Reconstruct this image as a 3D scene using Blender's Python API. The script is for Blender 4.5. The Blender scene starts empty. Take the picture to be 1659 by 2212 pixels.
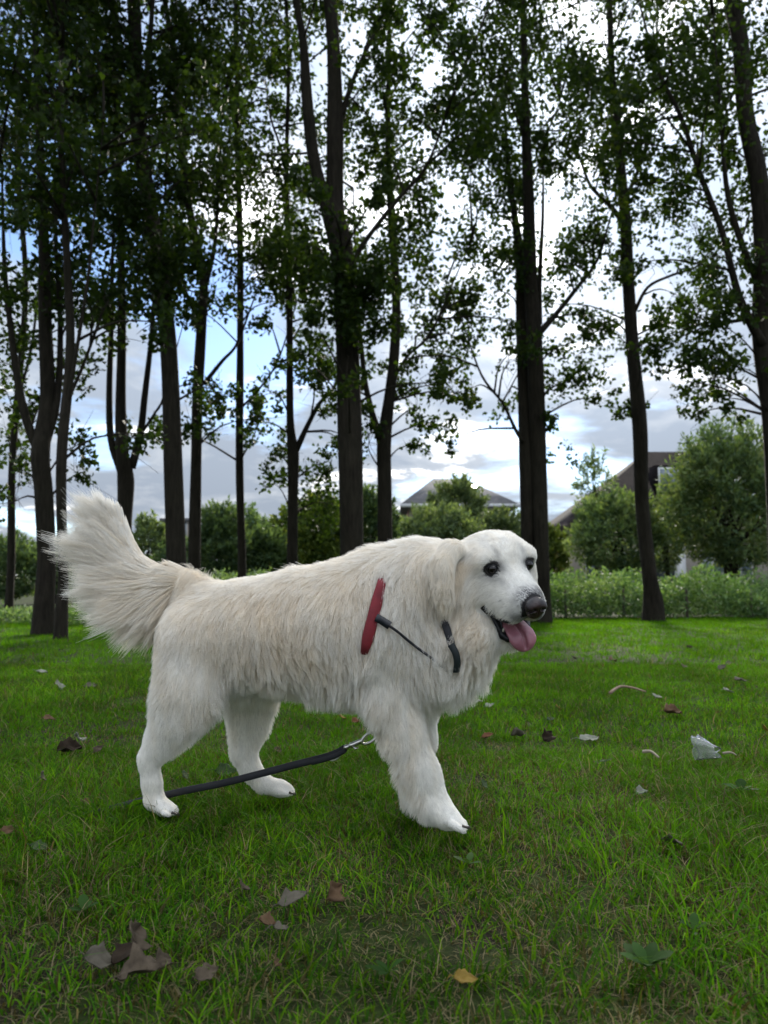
import bpy, math, random
import numpy as np
from mathutils import Vector, Matrix, kdtree

rng = np.random.default_rng(7)
random.seed(7)
scene = bpy.context.scene
COL = scene.collection
R = math.radians

# ------------------------------------------------------------------ camera
CAM_H = 0.53
PITCH = R(5.53)
FPX = 1662.0                       # focal length for a frame 1659 wide, 2212 high
cam_d = bpy.data.cameras.new('camera')
cam = bpy.data.objects.new('camera', cam_d)
COL.objects.link(cam)
cam.location = (0, 0, CAM_H)
cam.rotation_euler = (math.pi / 2 + PITCH, 0, 0)
cam_d.sensor_fit = 'VERTICAL'
cam_d.sensor_height = 24.0
cam_d.lens = 24.0 * FPX / 2212.0
cam_d.clip_start = 0.05
cam_d.clip_end = 2000
cam_d.dof.use_dof = True
cam_d.dof.focus_distance = 1.66
cam_d.dof.aperture_fstop = cam_d.lens / 5.0     # an opening of about 5 mm
scene.camera = cam

# ------------------------------------------------------------------ sky and sun
SUN_EL, SUN_AZ = R(29), R(12)      # azimuth clockwise from +Y (the view direction)
world = bpy.data.worlds.new('World')
scene.world = world
world.use_nodes = True
def build_world():
    nt = world.node_tree
    N, L = nt.nodes, nt.links
    N.clear()
    out = N.new('ShaderNodeOutputWorld')
    bgs = N.new('ShaderNodeBackground'); bgc = N.new('ShaderNodeBackground')
    mix = N.new('ShaderNodeMixShader')
    sky = N.new('ShaderNodeTexSky'); sky.sky_type = 'NISHITA'; sky.sun_disc = False
    sky.sun_elevation = SUN_EL; sky.sun_rotation = SUN_AZ
    sky.air_density = 0.75; sky.dust_density = 0.1; sky.ozone_density = 1.6
    L.new(sky.outputs[0], bgs.inputs[0]); bgs.inputs[1].default_value = 0.05
    tc = N.new('ShaderNodeTexCoord')
    sep = N.new('ShaderNodeSeparateXYZ'); L.new(tc.outputs['Generated'], sep.inputs[0])
    def m(op, a, b=None, c=None, clamp=False):
        n = N.new('ShaderNodeMath'); n.operation = op; n.use_clamp = clamp
        for i, v in enumerate((a, b, c)):
            if v is None: continue
            if hasattr(v, 'is_linked'): L.new(v, n.inputs[i])
            else: n.inputs[i].default_value = v
        return n.outputs[0]
    zz = m('ADD', m('MAXIMUM', sep.outputs[2], 0.0), 0.16)
    cx = m('DIVIDE', sep.outputs[0], zz); cy = m('DIVIDE', sep.outputs[1], zz)
    comb = N.new('ShaderNodeCombineXYZ'); L.new(cx, comb.inputs[0]); L.new(cy, comb.inputs[1])
    comb.inputs[2].default_value = 3.7
    def noise(scale, detail, rough, off=0.0, dist=0.0):
        mp = N.new('ShaderNodeVectorMath'); mp.operation = 'ADD'; L.new(comb.outputs[0], mp.inputs[0])
        mp.inputs[1].default_value = (off, off * .7, off * .3)
        n = N.new('ShaderNodeTexNoise'); n.inputs['Scale'].default_value = scale
        n.inputs['Detail'].default_value = detail; n.inputs['Roughness'].default_value = rough
        n.inputs['Distortion'].default_value = dist
        L.new(mp.outputs[0], n.inputs['Vector']); return n.outputs['Fac']
    n1 = noise(0.85, 7, .55, 36.2, .3)
    n2 = noise(2.0, 6, .6, 66.6, .4)
    cover = N.new('ShaderNodeMapRange'); cover.interpolation_type = 'SMOOTHSTEP'
    L.new(n1, cover.inputs[0]); cover.inputs[1].default_value = .36; cover.inputs[2].default_value = .46
    # cloud brightness: thick and thin parts, plus forward scattering round the hidden sun
    sd = (math.sin(SUN_AZ) * math.cos(SUN_EL), math.cos(SUN_AZ) * math.cos(SUN_EL), math.sin(SUN_EL))
    dot = N.new('ShaderNodeVectorMath'); dot.operation = 'DOT_PRODUCT'
    nrm = N.new('ShaderNodeVectorMath'); nrm.operation = 'NORMALIZE'; L.new(tc.outputs['Generated'], nrm.inputs[0])
    L.new(nrm.outputs[0], dot.inputs[0]); dot.inputs[1].default_value = sd
    glow = m('POWER', m('MAXIMUM', dot.outputs['Value'], 0.0), 40.0)
    ramp = N.new('ShaderNodeValToRGB'); L.new(n2, ramp.inputs[0])
    e = ramp.color_ramp.elements
    e[0].position = .44; e[0].color = (.185, .215, .260, 1)
    e[1].position = .67; e[1].color = (1.25, 1.25, 1.25, 1)
    em = e.new(.56); em.color = (.26, .285, .32, 1)
    L.new(ramp.outputs[0], bgc.inputs[0])
    # like any overcast sky, the cloud is brighter overhead than near the horizon
    sep2 = N.new('ShaderNodeSeparateXYZ'); L.new(nrm.outputs[0], sep2.inputs[0])
    zen = m('ADD', m('MULTIPLY', m('MAXIMUM', sep2.outputs[2], 0.0), .95), .42)
    st = m('ADD', m('MULTIPLY', glow, .55), m('MULTIPLY', zen, .86))
    L.new(st, bgc.inputs[1])
    L.new(cover.outputs[0], mix.inputs[0])
    L.new(bgs.outputs[0], mix.inputs[1]); L.new(bgc.outputs[0], mix.inputs[2])
    L.new(mix.outputs[0], out.inputs[0])
build_world()
sun_d = bpy.data.lights.new('sun', 'SUN')
sun_d.energy = 1.5; sun_d.angle = R(10); sun_d.color = (1.0, .93, .82)
sun = bpy.data.objects.new('sun', sun_d); COL.objects.link(sun)
sun.rotation_euler = (math.pi / 2 - SUN_EL, 0, math.pi - SUN_AZ)
sun.location = (0, 0, 20)

# ------------------------------------------------------------------ exposure
scene.view_settings.view_transform = 'Standard'
scene.view_settings.look = 'None'
scene.view_settings.gamma = 1.0
scene.view_settings.exposure = 2.3
scene.view_settings.use_curve_mapping = False
scene.render.engine = 'CYCLES'
cy = scene.cycles
cy.max_bounces = 12; cy.diffuse_bounces = 8; cy.glossy_bounces = 2; cy.transmission_bounces = 4
cy.transparent_max_bounces = 4
cy.caustics_reflective = False; cy.caustics_refractive = False
scene.cycles_curves.shape = 'RIBBONS'
scene.cycles_curves.subdivisions = 2

# ------------------------------------------------------------------ helpers
SP, CP = math.sin(PITCH), math.cos(PITCH)
def at(u, v, Y):
    """The point that the photograph shows at (u, v) when it stands Y metres away."""
    a = (u - 829.5) / FPX; b = (1106.0 - v) / FPX
    ry, rz = CP - b * SP, SP + b * CP
    k = Y / ry
    return np.array((a * k, Y, CAM_H + rz * k))
def ground_at(u, v):
    a = (u - 829.5) / FPX; b = (1106.0 - v) / FPX
    ry, rz = CP - b * SP, SP + b * CP
    k = -CAM_H / rz
    return np.array((a * k, ry * k, 0.0))
def px(n, Y): return n * Y / FPX

def tag(o, label=None, cat=None, group=None, kind=None):
    if label: o['label'] = label
    if cat: o['category'] = cat
    if group: o['group'] = group
    if kind: o['kind'] = kind
    return o
def empty(name, loc):
    o = bpy.data.objects.new(name, None); COL.objects.link(o)
    o.location = tuple(float(c) for c in loc); o.empty_display_size = .1
    return o
def mesh_obj(name, V, faces, mat=None, parent=None, smooth=True, cols=None, mats=None, fmat=None):
    """V: (n,3) world points. faces: list of index arrays (k,3) / (k,4)."""
    V = np.asarray(V, np.float32)
    if parent is not None:
        V = V - np.array(parent_world(parent), np.float32)
    me = bpy.data.meshes.new(name)
    fs = [np.asarray(f, np.int32) for f in (faces if isinstance(faces, (list, tuple)) and len(faces) and hasattr(faces[0], 'shape') and faces[0].ndim == 2 else [np.asarray(faces, np.int32)]) if len(f)]
    loops = np.concatenate([f.ravel() for f in fs]); tot = np.concatenate([np.full(len(f), f.shape[1], np.int32) for f in fs])
    starts = np.concatenate([[0], np.cumsum(tot)[:-1]]).astype(np.int32)
    me.vertices.add(len(V)); me.vertices.foreach_set('co', V.ravel())
    me.loops.add(len(loops)); me.loops.foreach_set('vertex_index', loops)
    me.polygons.add(len(tot)); me.polygons.foreach_set('loop_start', starts); me.polygons.foreach_set('loop_total', tot)
    me.update(calc_edges=True); me.validate()
    if smooth: me.polygons.foreach_set('use_smooth', np.ones(len(me.polygons), bool))
    if cols is not None:
        a = me.color_attributes.new('tint', 'FLOAT_COLOR', 'POINT')
        c = np.ones((len(V), 4), np.float32); c[:, :3] = cols
        a.data.foreach_set('color', c.ravel())
    if mat: me.materials.append(mat)
    for mm in (mats or ()): me.materials.append(mm)
    if fmat is not None: me.polygons.foreach_set('material_index', np.asarray(fmat, np.int32))
    o = bpy.data.objects.new(name, me); COL.objects.link(o)
    if parent is not None: o.parent = parent
    return o
def parent_world(p):
    v = Vector(p.location)
    while p.parent is not None:
        p = p.parent; v += Vector(p.location)
    return v

class NT:
    """Small builder for node materials."""
    def __init__(s, name):
        s.m = bpy.data.materials.new(name); s.m.use_nodes = True
        s.N, s.L = s.m.node_tree.nodes, s.m.node_tree.links
        s.b = s.N['Principled BSDF']; s.out = s.N['Material Output']
    def set(s, **k):
        for a, v in k.items():
            i = s.b.inputs[a.replace('_', ' ')]
            if hasattr(v, 'is_linked'): s.L.new(v, i)
            else: i.default_value = v
        return s
    def coord(s, kind='Object'):
        return s.N.new('ShaderNodeTexCoord').outputs[kind]
    def noise(s, scale, detail=4, rough=.55, vec=None, sc=None, dist=0.0):
        n = s.N.new('ShaderNodeTexNoise'); n.inputs['Scale'].default_value = scale
        n.inputs['Detail'].default_value = detail; n.inputs['Roughness'].default_value = rough
        n.inputs['Distortion'].default_value = dist
        v = vec or s.coord()
        if sc:
            mp = s.N.new('ShaderNodeMapping'); mp.inputs['Scale'].default_value = sc
            s.L.new(v, mp.inputs[0]); v = mp.outputs[0]
        s.L.new(v, n.inputs['Vector']); return n.outputs['Fac']
    def ramp(s, fac, *stops):
        r = s.N.new('ShaderNodeValToRGB'); s.L.new(fac, r.inputs[0])
        el = r.color_ramp.elements
        while len(el) < len(stops): el.new(.5)
        for e, (p, c) in zip(el, stops): e.position = p; e.color = (*c, 1)
        return r.outputs[0]
    def attr(s, name):
        a = s.N.new('ShaderNodeAttribute'); a.attribute_name = name; return a.outputs['Color']
    def mix(s, a, b, fac=.5, mode='MIX'):
        n = s.N.new('ShaderNodeMix'); n.data_type = 'RGBA'; n.blend_type = mode
        for i, v in ((0, fac), (6, a), (7, b)):
            if hasattr(v, 'is_linked'): s.L.new(v, n.inputs[i])
            else: n.inputs[i].default_value = v if i == 0 else (*v, 1)
        return n.outputs[2]
    def bump(s, h, strength=.5, dist=.01):
        n = s.N.new('ShaderNodeBump'); n.inputs['Strength'].default_value = strength
        n.inputs['Distance'].default_value = dist
        s.L.new(h, n.inputs['Height']); s.L.new(n.outputs[0], s.b.inputs['Normal']); return s
    def thin(s, color, trans=.45, rough=.5, spec=.3, tcolor=None):
        """A leaf, blade or hair: reflects and lets some light through."""
        t = s.N.new('ShaderNodeBsdfTranslucent'); mx = s.N.new('ShaderNodeMixShader')
        mx.inputs[0].default_value = trans
        if hasattr(color, 'is_linked'):
            s.L.new(color, s.b.inputs['Base Color']); s.L.new(tcolor or color, t.inputs[0])
        else:
            s.b.inputs['Base Color'].default_value = (*color, 1); t.inputs[0].default_value = (*(tcolor or color), 1)
        s.b.inputs['Roughness'].default_value = rough; s.b.inputs['Specular IOR Level'].default_value = spec
        s.L.new(s.b.outputs[0], mx.inputs[1]); s.L.new(t.outputs[0], mx.inputs[2])
        s.L.new(mx.outputs[0], s.out.inputs[0]); return s

# a signed distance field on a grid, and the surface drawn from it
class Field:
    def __init__(s, lo, hi, vox):
        s.lo = np.array(lo, np.float32); s.vox = vox
        s.n = np.ceil((np.array(hi) - s.lo) / vox).astype(int) + 1
        s.D = np.full(s.n, .12, np.float32)
    def sub(s, lo, hi):
        a = np.clip(np.floor((lo - s.lo) / s.vox).astype(int), 0, s.n); b = np.clip(np.ceil((hi - s.lo) / s.vox).astype(int) + 1, 0, s.n)
        ax = [s.lo[i] + s.vox * np.arange(a[i], b[i], dtype=np.float32) for i in range(3)]
        return tuple(slice(a[i], b[i]) for i in range(3)), ax
    def put(s, sl, d, k, cut=False):
        D = s.D[sl]
        if cut:
            h = np.maximum(k - np.abs(D + d), 0) / k
            s.D[sl] = np.maximum(D, -d) + h * h * k * .25
        else:
            h = np.maximum(k - np.abs(D - d), 0) / k
            s.D[sl] = np.minimum(D, d) - h * h * k * .25
    def cone(s, a, b, ra, rb, k=.03, ys=1.0, pad=.075, cut=False):
        """A limb piece from a to b, radius ra to rb; ys widens it across (in Y)."""
        a, b = np.array(a, float), np.array(b, float); r = max(ra, rb)
        e = np.array((r, r * ys, r)) + pad
        sl, (X, Y, Z) = s.sub(np.minimum(a, b) - e, np.maximum(a, b) + e)
        ba = b - a; L2 = max(ba @ ba, 1e-9)
        qx = X[:, None, None] - a[0]; qy = Y[None, :, None] - a[1]; qz = Z[None, None, :] - a[2]
        t = np.clip((qx * ba[0] + qy * ba[1] + qz * ba[2]) / L2, 0, 1)
        d = np.sqrt((qx - t * ba[0])**2 + ((qy - t * ba[1]) / ys)**2 + (qz - t * ba[2])**2) - (ra + (rb - ra) * t)
        s.put(sl, d.astype(np.float32), k, cut)
    def ell(s, c, rad, M=None, k=.02, pad=.06, cut=False):
        """An ellipsoid; M's rows are its axes."""
        c = np.array(c, float); rad = np.array(rad, float); M = np.eye(3) if M is None else M
        e = np.full(3, rad.max()) + pad
        sl, (X, Y, Z) = s.sub(c - e, c + e)
        P = np.stack(np.meshgrid(X - c[0], Y - c[1], Z - c[2], indexing='ij'), -1) @ M.T.astype(np.float32)
        q = P / rad.astype(np.float32); k0 = np.linalg.norm(q, axis=-1); k1 = np.linalg.norm(q / rad.astype(np.float32), axis=-1)
        d = k0 * (k0 - 1) / np.maximum(k1, 1e-6)
        s.put(sl, d.astype(np.float32), k, cut)
    def smooth(s, n=1):
        for _ in range(n):
            for ax in range(3):
                D = s.D; E = D.copy()
                a = [slice(None)] * 3; b = [slice(None)] * 3; c = [slice(None)] * 3
                a[ax] = slice(0, -2); b[ax] = slice(1, -1); c[ax] = slice(2, None)
                E[tuple(b)] = .25 * D[tuple(a)] + .5 * D[tuple(b)] + .25 * D[tuple(c)]
                s.D = E
    def sample(s, P):
        """Distance at points."""
        g = (P - s.lo) / s.vox
        i = np.clip(np.floor(g).astype(int), 0, s.n - 2); f = np.clip(g - i, 0, 1).astype(np.float32)
        D = s.D; x, y, z = i.T; fx, fy, fz = f.T
        c00 = D[x, y, z] * (1 - fx) + D[x + 1, y, z] * fx; c10 = D[x, y + 1, z] * (1 - fx) + D[x + 1, y + 1, z] * fx
        c01 = D[x, y, z + 1] * (1 - fx) + D[x + 1, y, z + 1] * fx; c11 = D[x, y + 1, z + 1] * (1 - fx) + D[x + 1, y + 1, z + 1] * fx
        return (c00 * (1 - fy) + c10 * fy) * (1 - fz) + (c01 * (1 - fy) + c11 * fy) * fz
    def grad(s, P):
        h = s.vox; g = np.stack([s.sample(P + np.eye(3)[i] * h) - s.sample(P - np.eye(3)[i] * h) for i in range(3)], 1)
        return g / np.maximum(np.linalg.norm(g, axis=1, keepdims=True), 1e-6)
    def surface(s):
        D = s.D; ins = D < 0
        n = np.array(D.shape) - 1
        cnt = np.zeros(n, np.int8)
        for dx in (0, 1):
            for dy in (0, 1):
                for dz in (0, 1):
                    cnt += ins[dx:n[0] + dx, dy:n[1] + dy, dz:n[2] + dz]
        act = np.argwhere((cnt > 0) & (cnt < 8)).astype(np.int32)
        idx = np.full(n, -1, np.int32); idx[tuple(act.T)] = np.arange(len(act))
        acc = np.zeros((len(act), 3)); num = np.zeros(len(act))
        cs = [(a, b, c) for a in (0, 1) for b in (0, 1) for c in (0, 1)]
        for p in cs:
            for ax in range(3):
                if p[ax]: continue
                q = list(p); q[ax] = 1
                A = D[act[:, 0] + p[0], act[:, 1] + p[1], act[:, 2] + p[2]]; B = D[act[:, 0] + q[0], act[:, 1] + q[1], act[:, 2] + q[2]]
                mk = (A < 0) != (B < 0)
                t = np.where(mk, A / np.where(mk, A - B, 1), 0)
                pt = np.tile(np.array(p, float), (len(act), 1)); pt[:, ax] = t
                acc += pt * mk[:, None]; num += mk
        V = s.lo + s.vox * (act + acc / num[:, None])
        F = []
        for ax in range(3):
            o1, o2 = [(1, 2), (2, 0), (0, 1)][ax]
            sl0 = [slice(None)] * 3; sl1 = [slice(None)] * 3; sl0[ax] = slice(0, -1); sl1[ax] = slice(1, None)
            A, B = ins[tuple(sl0)], ins[tuple(sl1)]
            e = np.argwhere(A != B); fl = A[tuple(e.T)]
            ok = (e[:, o1] > 0) & (e[:, o2] > 0) & (e[:, o1] < n[o1]) & (e[:, o2] < n[o2]) & (e[:, ax] < n[ax])
            e, fl = e[ok], fl[ok]
            def g(d1, d2):
                c = e.copy(); c[:, o1] -= d1; c[:, o2] -= d2; return idx[tuple(c.T)]
            q = np.stack([g(1, 1), g(0, 1), g(0, 0), g(1, 0)], 1)
            q[~fl] = q[~fl][:, ::-1]
            F.append(q[(q >= 0).all(1)])
        return V, np.concatenate(F)
def relax(V, F, n=2, lam=.5):
    for _ in range(n):
        S = np.zeros_like(V); c = np.zeros(len(V))
        for i in range(4):
            a, b = F[:, i], F[:, (i + 1) % 4]
            np.add.at(S, a, V[b]); np.add.at(c, a, 1); np.add.at(S, b, V[a]); np.add.at(c, b, 1)
        V = V + lam * (S / np.maximum(c, 1)[:, None] - V)
    return V
def vnormals(V, F):
    fn = np.cross(V[F[:, 2]] - V[F[:, 0]], V[F[:, 3]] - V[F[:, 1]]); N = np.zeros_like(V)
    for i in range(4): np.add.at(N, F[:, i], fn)
    return N / np.maximum(np.linalg.norm(N, axis=1, keepdims=True), 1e-9)
def fnoise(P, freq, seed=0, n=6):
    """Cheap smooth noise: a sum of random waves, about -1..1."""
    r = np.random.default_rng(seed); o = np.zeros(len(P))
    for _ in range(n):
        w = r.normal(size=P.shape[1]) * freq; o += np.sin(P @ w + r.uniform(0, 6.28))
    return o / math.sqrt(n * .5) * .5

# ------------------------------------------------------------------ the dog
DOG = empty('dog', (ground_at(660, 1755)[0], 1.81, 0))
tag(DOG, 'large cream white long-haired dog walking across the grass with its tongue out', 'dog')

BODY = Field((-.95, 1.35, -.02), (.55, 2.15, .80), .0045)
def B(pts, k=.03, ys=1.0):
    """pts: (u, v, Y, radius in photo pixels) along a limb."""
    for p, q in zip(pts[:-1], pts[1:]):
        BODY.cone(at(*p[:3]), at(*q[:3]), px(p[3], p[2]), px(q[3], q[2]), k, ys)
# trunk
B([(432, 1368, 1.865, 82), (520, 1370, 1.85, 92), (640, 1368, 1.825, 106), (760, 1360, 1.795, 122), (842, 1348, 1.775, 130)], .05, 1.0)
B([(480, 1306, 1.86, 34), (640, 1293, 1.825, 42), (800, 1268, 1.79, 54)], .05, 1.3)
B([(715, 1430, 1.81, 66), (820, 1426, 1.78, 82)], .05, 1.1)
# fore chest and the heavy ruff under the neck
B([(860, 1380, 1.765, 110), (935, 1400, 1.74, 86)], .05, 1.15)
B([(930, 1410, 1.74, 72), (1002, 1385, 1.69, 57), (1038, 1374, 1.665, 44)], .04, 1.1)
B([(930, 1440, 1.74, 50), (965, 1428, 1.71, 42)], .04, 1.1)
# neck
B([(850, 1300, 1.775, 104), (925, 1272, 1.735, 92), (995, 1264, 1.705, 74)], .05, 1.0)
# near fore leg
B([(840, 1400, 1.72, 64), (842, 1500, 1.695, 49), (871, 1580, 1.69, 37), (911, 1672, 1.69, 32), (940, 1738, 1.69, 31)], .03, .85)
B([(938, 1742, 1.69, 29), (966, 1765, 1.678, 23), (984, 1774, 1.67, 15)], .012, 1.25)
# far fore leg
B([(885, 1440, 1.82, 50), (912, 1520, 1.83, 28), (913, 1600, 1.83, 23), (893, 1690, 1.84, 22), (894, 1722, 1.84, 22)], .03, .9)
B([(894, 1724, 1.84, 21), (925, 1738, 1.825, 15)], .012, 1.1)
# near hind leg
B([(425, 1395, 1.80, 78), (408, 1490, 1.79, 65), (386, 1545, 1.79, 46), (349, 1599, 1.80, 28), (321, 1640, 1.805, 19)], .035, .7)
B([(321, 1640, 1.805, 20), (328, 1690, 1.81, 18), (333, 1728, 1.815, 19)], .015, .9)
B([(333, 1730, 1.815, 19), (356, 1746, 1.805, 15), (372, 1749, 1.80, 11)], .01, 1.2)
# far hind leg
B([(520, 1420, 1.92, 70), (540, 1500, 1.935, 52), (536, 1565, 1.945, 34), (526, 1625, 1.95, 25)], .035, .7)
B([(526, 1625, 1.95, 25), (540, 1660, 1.95, 20), (568, 1692, 1.95, 18)], .015, .9)
B([(568, 1694, 1.95, 18), (605, 1703, 1.94, 16), (622, 1706, 1.935, 12)], .01, 1.2)
# groin
B([(530, 1470, 1.87, 42), (580, 1490, 1.865, 22)], .03, 1.0)
# toes: three short ridges on each paw that shows
for (u, v, Y, du, dv, r, sp) in ((972, 1769, 1.668, 37, 13, 9.8, .0225), (358, 1747, 1.80, 24, 6, 7.6, .0175), (604, 1704, 1.94, 30, 6, 8, .0180), (918, 1737, 1.83, 14, 4, 8, .016)):
    for i in (-1.5, -.5, .5, 1.5):
        a = at(u, v, Y); b = at(u + du * (1 - .18 * abs(i)), v + dv, Y)
        a[1] += i * sp; b[1] += i * sp * 1.15
        BODY.cone(a, b, px(r, Y), px(r * .82, Y), .003)
# tail bone
TAIL = [(440, 1292, 1.88, 34), (392, 1264, 1.885, 30), (340, 1252, 1.89, 25), (298, 1226, 1.895, 18), (274, 1180, 1.90, 12), (258, 1132, 1.905, 8), (240, 1098, 1.91, 5)]
B(TAIL, .03)

# the head has its own frame: f forward, s towards the dog's right, u up
H0 = at(1099, 1220, 1.63)
YAW, HP, ROLL = R(21), R(21), R(-7)
Fh = np.array((math.sin(YAW), -math.cos(YAW), 0)); Rt = np.array((Fh[1], -Fh[0], 0)); UP = np.array((0, 0, 1.))
HF = Fh * math.cos(HP) - UP * math.sin(HP); HU = Fh * math.sin(HP) + UP * math.cos(HP)
HR = Rt * math.cos(ROLL) + HU * math.sin(ROLL); HU = HU * math.cos(ROLL) - Rt * math.sin(ROLL)
HM = np.stack([HF, HR, HU])
def H(f, s, u): return H0 + f * HF + s * HR + u * HU
def hell(f, s, u, rf, rs, ru, k=.02, cut=False, tilt=0.0, field=None):
    M = HM
    if tilt:
        c, t = math.cos(tilt), math.sin(tilt)
        M = np.stack([HF * c + HU * t, HR, HU * c - HF * t])
    (field or BODY).ell(H(f, s, u), (rf, rs, ru), M, k, cut=cut)
hell(-.070, 0, -.020, .082, .081, .066, .03)          # skull
hell(-.028, 0, .002, .044, .066, .038, .025)           # forehead
for s in (-1, 1):
    hell(-.050, s * .049, -.050, .055, .038, .046, .025)   # cheeks
    hell(-.010, s * .047, .012, .022, .022, .015, .014)    # brow ridges
    hell(.056, s * .0215, -.064, .050, .0235, .034, .014, tilt=-.08)   # flews
    hell(.000, s * .036, -.060, .040, .020, .034, .018)    # sides of the muzzle
hell(.020, 0, -.028, .055, .036, .032, .022)          # bridge
hell(.067, 0, -.043, .054, .0335, .030, .018, tilt=-.12)     # muzzle
for s in (-1, 1): hell(.010, s * .044, -.004, .016, .013, .012, .008, cut=True)   # eye sockets
# lower jaw, hanging open
JA = R(-28)
def J(f, s, u):
    c, t = math.cos(JA), math.sin(JA)
    return (-.050 + f * c - u * t, s, -.090 + f * t + u * c)
def jell(f, s, u, rf, rs, ru, k=.014, **kw):
    a, b, c = J(f, s, u); hell(a, b, c, rf, rs, ru, k, tilt=JA, **kw)
jell(.045, 0, -.022, .066, .040, .021)
jell(.086, 0, -.018, .040, .030, .014)
hell(-.060, 0, -.105, .055, .046, .046, .03)          # throat
# mouth cavity
jell(.072, 0, .013, .074, .034, .018, .005, cut=True)
# ears: folded flaps that hang from behind the eyes
def hlocal(P): return HM @ (np.array(P) - H0)
EAR = [hlocal(at(*p)) for p in ((995, 1183, 1.636), (970, 1193, 1.621), (953, 1230, 1.608), (955, 1270, 1.605), (965, 1304, 1.608))]
ER = (.014, .024, .031, .027, .013)
for s in (-1, 1):
    for i in range(4):
        for t in (0, .33, .66, 1):
            c = EAR[i] + (EAR[i + 1] - EAR[i]) * t; r = ER[i] + (ER[i + 1] - ER[i]) * t
            sv = c[1] if s > 0 else -c[1] * .50
            hell(c[0] - (.060 if s < 0 else 0), sv, c[2] - (.022 if s < 0 else 0), r * 1.1, r * .38 + .003, r, .008)
BODY.smooth(2)
BV, BF = BODY.surface()
BV = relax(BV, BF, 2, .5)
BN = vnormals(BV, BF)
# ------------------------------------------------------------------ eyes, nose, tongue, lips, claws
def uvsphere(c, rad, M, nu=20, nv=12):
    t = np.linspace(0, math.pi, nv + 1); p = np.linspace(0, 2 * math.pi, nu, endpoint=False)
    T, Pp = np.meshgrid(t, p, indexing='ij')
    L = np.stack([np.cos(T) * rad[0], np.sin(T) * np.cos(Pp) * rad[1], np.sin(T) * np.sin(Pp) * rad[2]], -1).reshape(-1, 3)
    V = c + L @ M
    F = [(i * nu + j, i * nu + (j + 1) % nu, (i + 1) * nu + (j + 1) % nu, (i + 1) * nu + j) for i in range(nv) for j in range(nu)]
    return V, np.array(F)[:, ::-1]
def tube(pts, rad, n=10, flat=1.0, up=None, closed=False):
    """A tube along pts; rad per point; flat squeezes it along the second cross axis."""
    P = np.array(pts, float); rad = np.broadcast_to(np.array(rad, float), (len(P),))
    T = (np.roll(P, -1, 0) - np.roll(P, 1, 0)) if closed else np.gradient(P, axis=0)
    T /= np.linalg.norm(T, axis=1, keepdims=True)
    A = np.zeros_like(P); ref = np.array(up if up is not None else ((0, 0, 1.) if abs(T[0][2]) < .9 else (1., 0, 0)), float)
    for i in range(len(P)):
        a = ref - T[i] * (ref @ T[i]); a /= np.linalg.norm(a); A[i] = a
        if up is None: ref = a
    Bn = np.cross(T, A); th = np.linspace(0, 2 * math.pi, n, endpoint=False)
    V = P[:, None] + rad[:, None, None] * (np.cos(th)[None, :, None] * A[:, None] * flat + np.sin(th)[None, :, None] * Bn[:, None])
    m = len(P); F = []
    for i in range(m if closed else m - 1):
        for j in range(n):
            a, b = i * n + j, i * n + (j + 1) % n; c, d = ((i + 1) % m) * n + (j + 1) % n, ((i + 1) % m) * n + j
            F.append((a, b, c, d))
    V = V.reshape(-1, 3)
    if not closed:
        V = np.concatenate([V, P[:1], P[-1:]]); k = m * n
        for j in range(n):
            F.append((k, (j + 1) % n, j, j)); F.append((k + 1, (m - 1) * n + j, (m - 1) * n + (j + 1) % n, (m - 1) * n + (j + 1) % n))
    F = np.array(F); tri = F[:, 2] == F[:, 3]
    return V, [F[~tri], F[tri][:, :3]] if tri.any() else [F]
def smoothpath(pts, n=24):
    """Catmull-Rom through pts."""
    P = np.array(pts, float); P = np.vstack([2 * P[0] - P[1], P, 2 * P[-1] - P[-2]]); o = []
    m = len(P) - 3; per = max(2, n // m)
    for i in range(m):
        a, b, c, d = P[i:i + 4]
        for t in np.linspace(0, 1, per, endpoint=False):
            o.append(.5 * (2 * b + (c - a) * t + (2 * a - 5 * b + 4 * c - d) * t * t + (3 * b - a - 3 * c + d) * t**3))
    o.append(P[-2]); return np.array(o)

M_eye = NT('dark_brown_eye').set(Base_Color=(.005, .003, .0025, 1), Roughness=.05, Specular_IOR_Level=.5).m
M_skin = NT('black_skin').set(Base_Color=(.0045, .0045, .006, 1), Roughness=.40, Specular_IOR_Level=.35).m
nn = NT('nose_leather'); nz = nn.noise(260, 2)
nn.set(Base_Color=nn.ramp(nn.noise(22, 2, vec=nn.coord()), (.42, (.008, .006, .007)), (.70, (.036, .017, .016))), Roughness=.38).bump(nz, .5, .0015); M_nose = nn.m
nt_ = NT('tongue_flesh'); nt_.set(Base_Color=nt_.ramp(nt_.noise(40, 4), (.35, (.31, .115, .150)), (.7, (.42, .185, .225))), Roughness=.33, Subsurface_Weight=.15, Subsurface_Radius=(.012, .005, .004), Subsurface_Scale=.5).bump(nt_.noise(500, 2), .35, .001); M_tongue = nt_.m
M_gum = NT('mouth_flesh').set(Base_Color=(.05, .018, .02, 1), Roughness=.4).m
M_tooth = NT('tooth').set(Base_Color=(.45, .42, .34, 1), Roughness=.25).m
M_claw = NT('claw').set(Base_Color=(.05, .04, .033, 1), Roughness=.35).m

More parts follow.
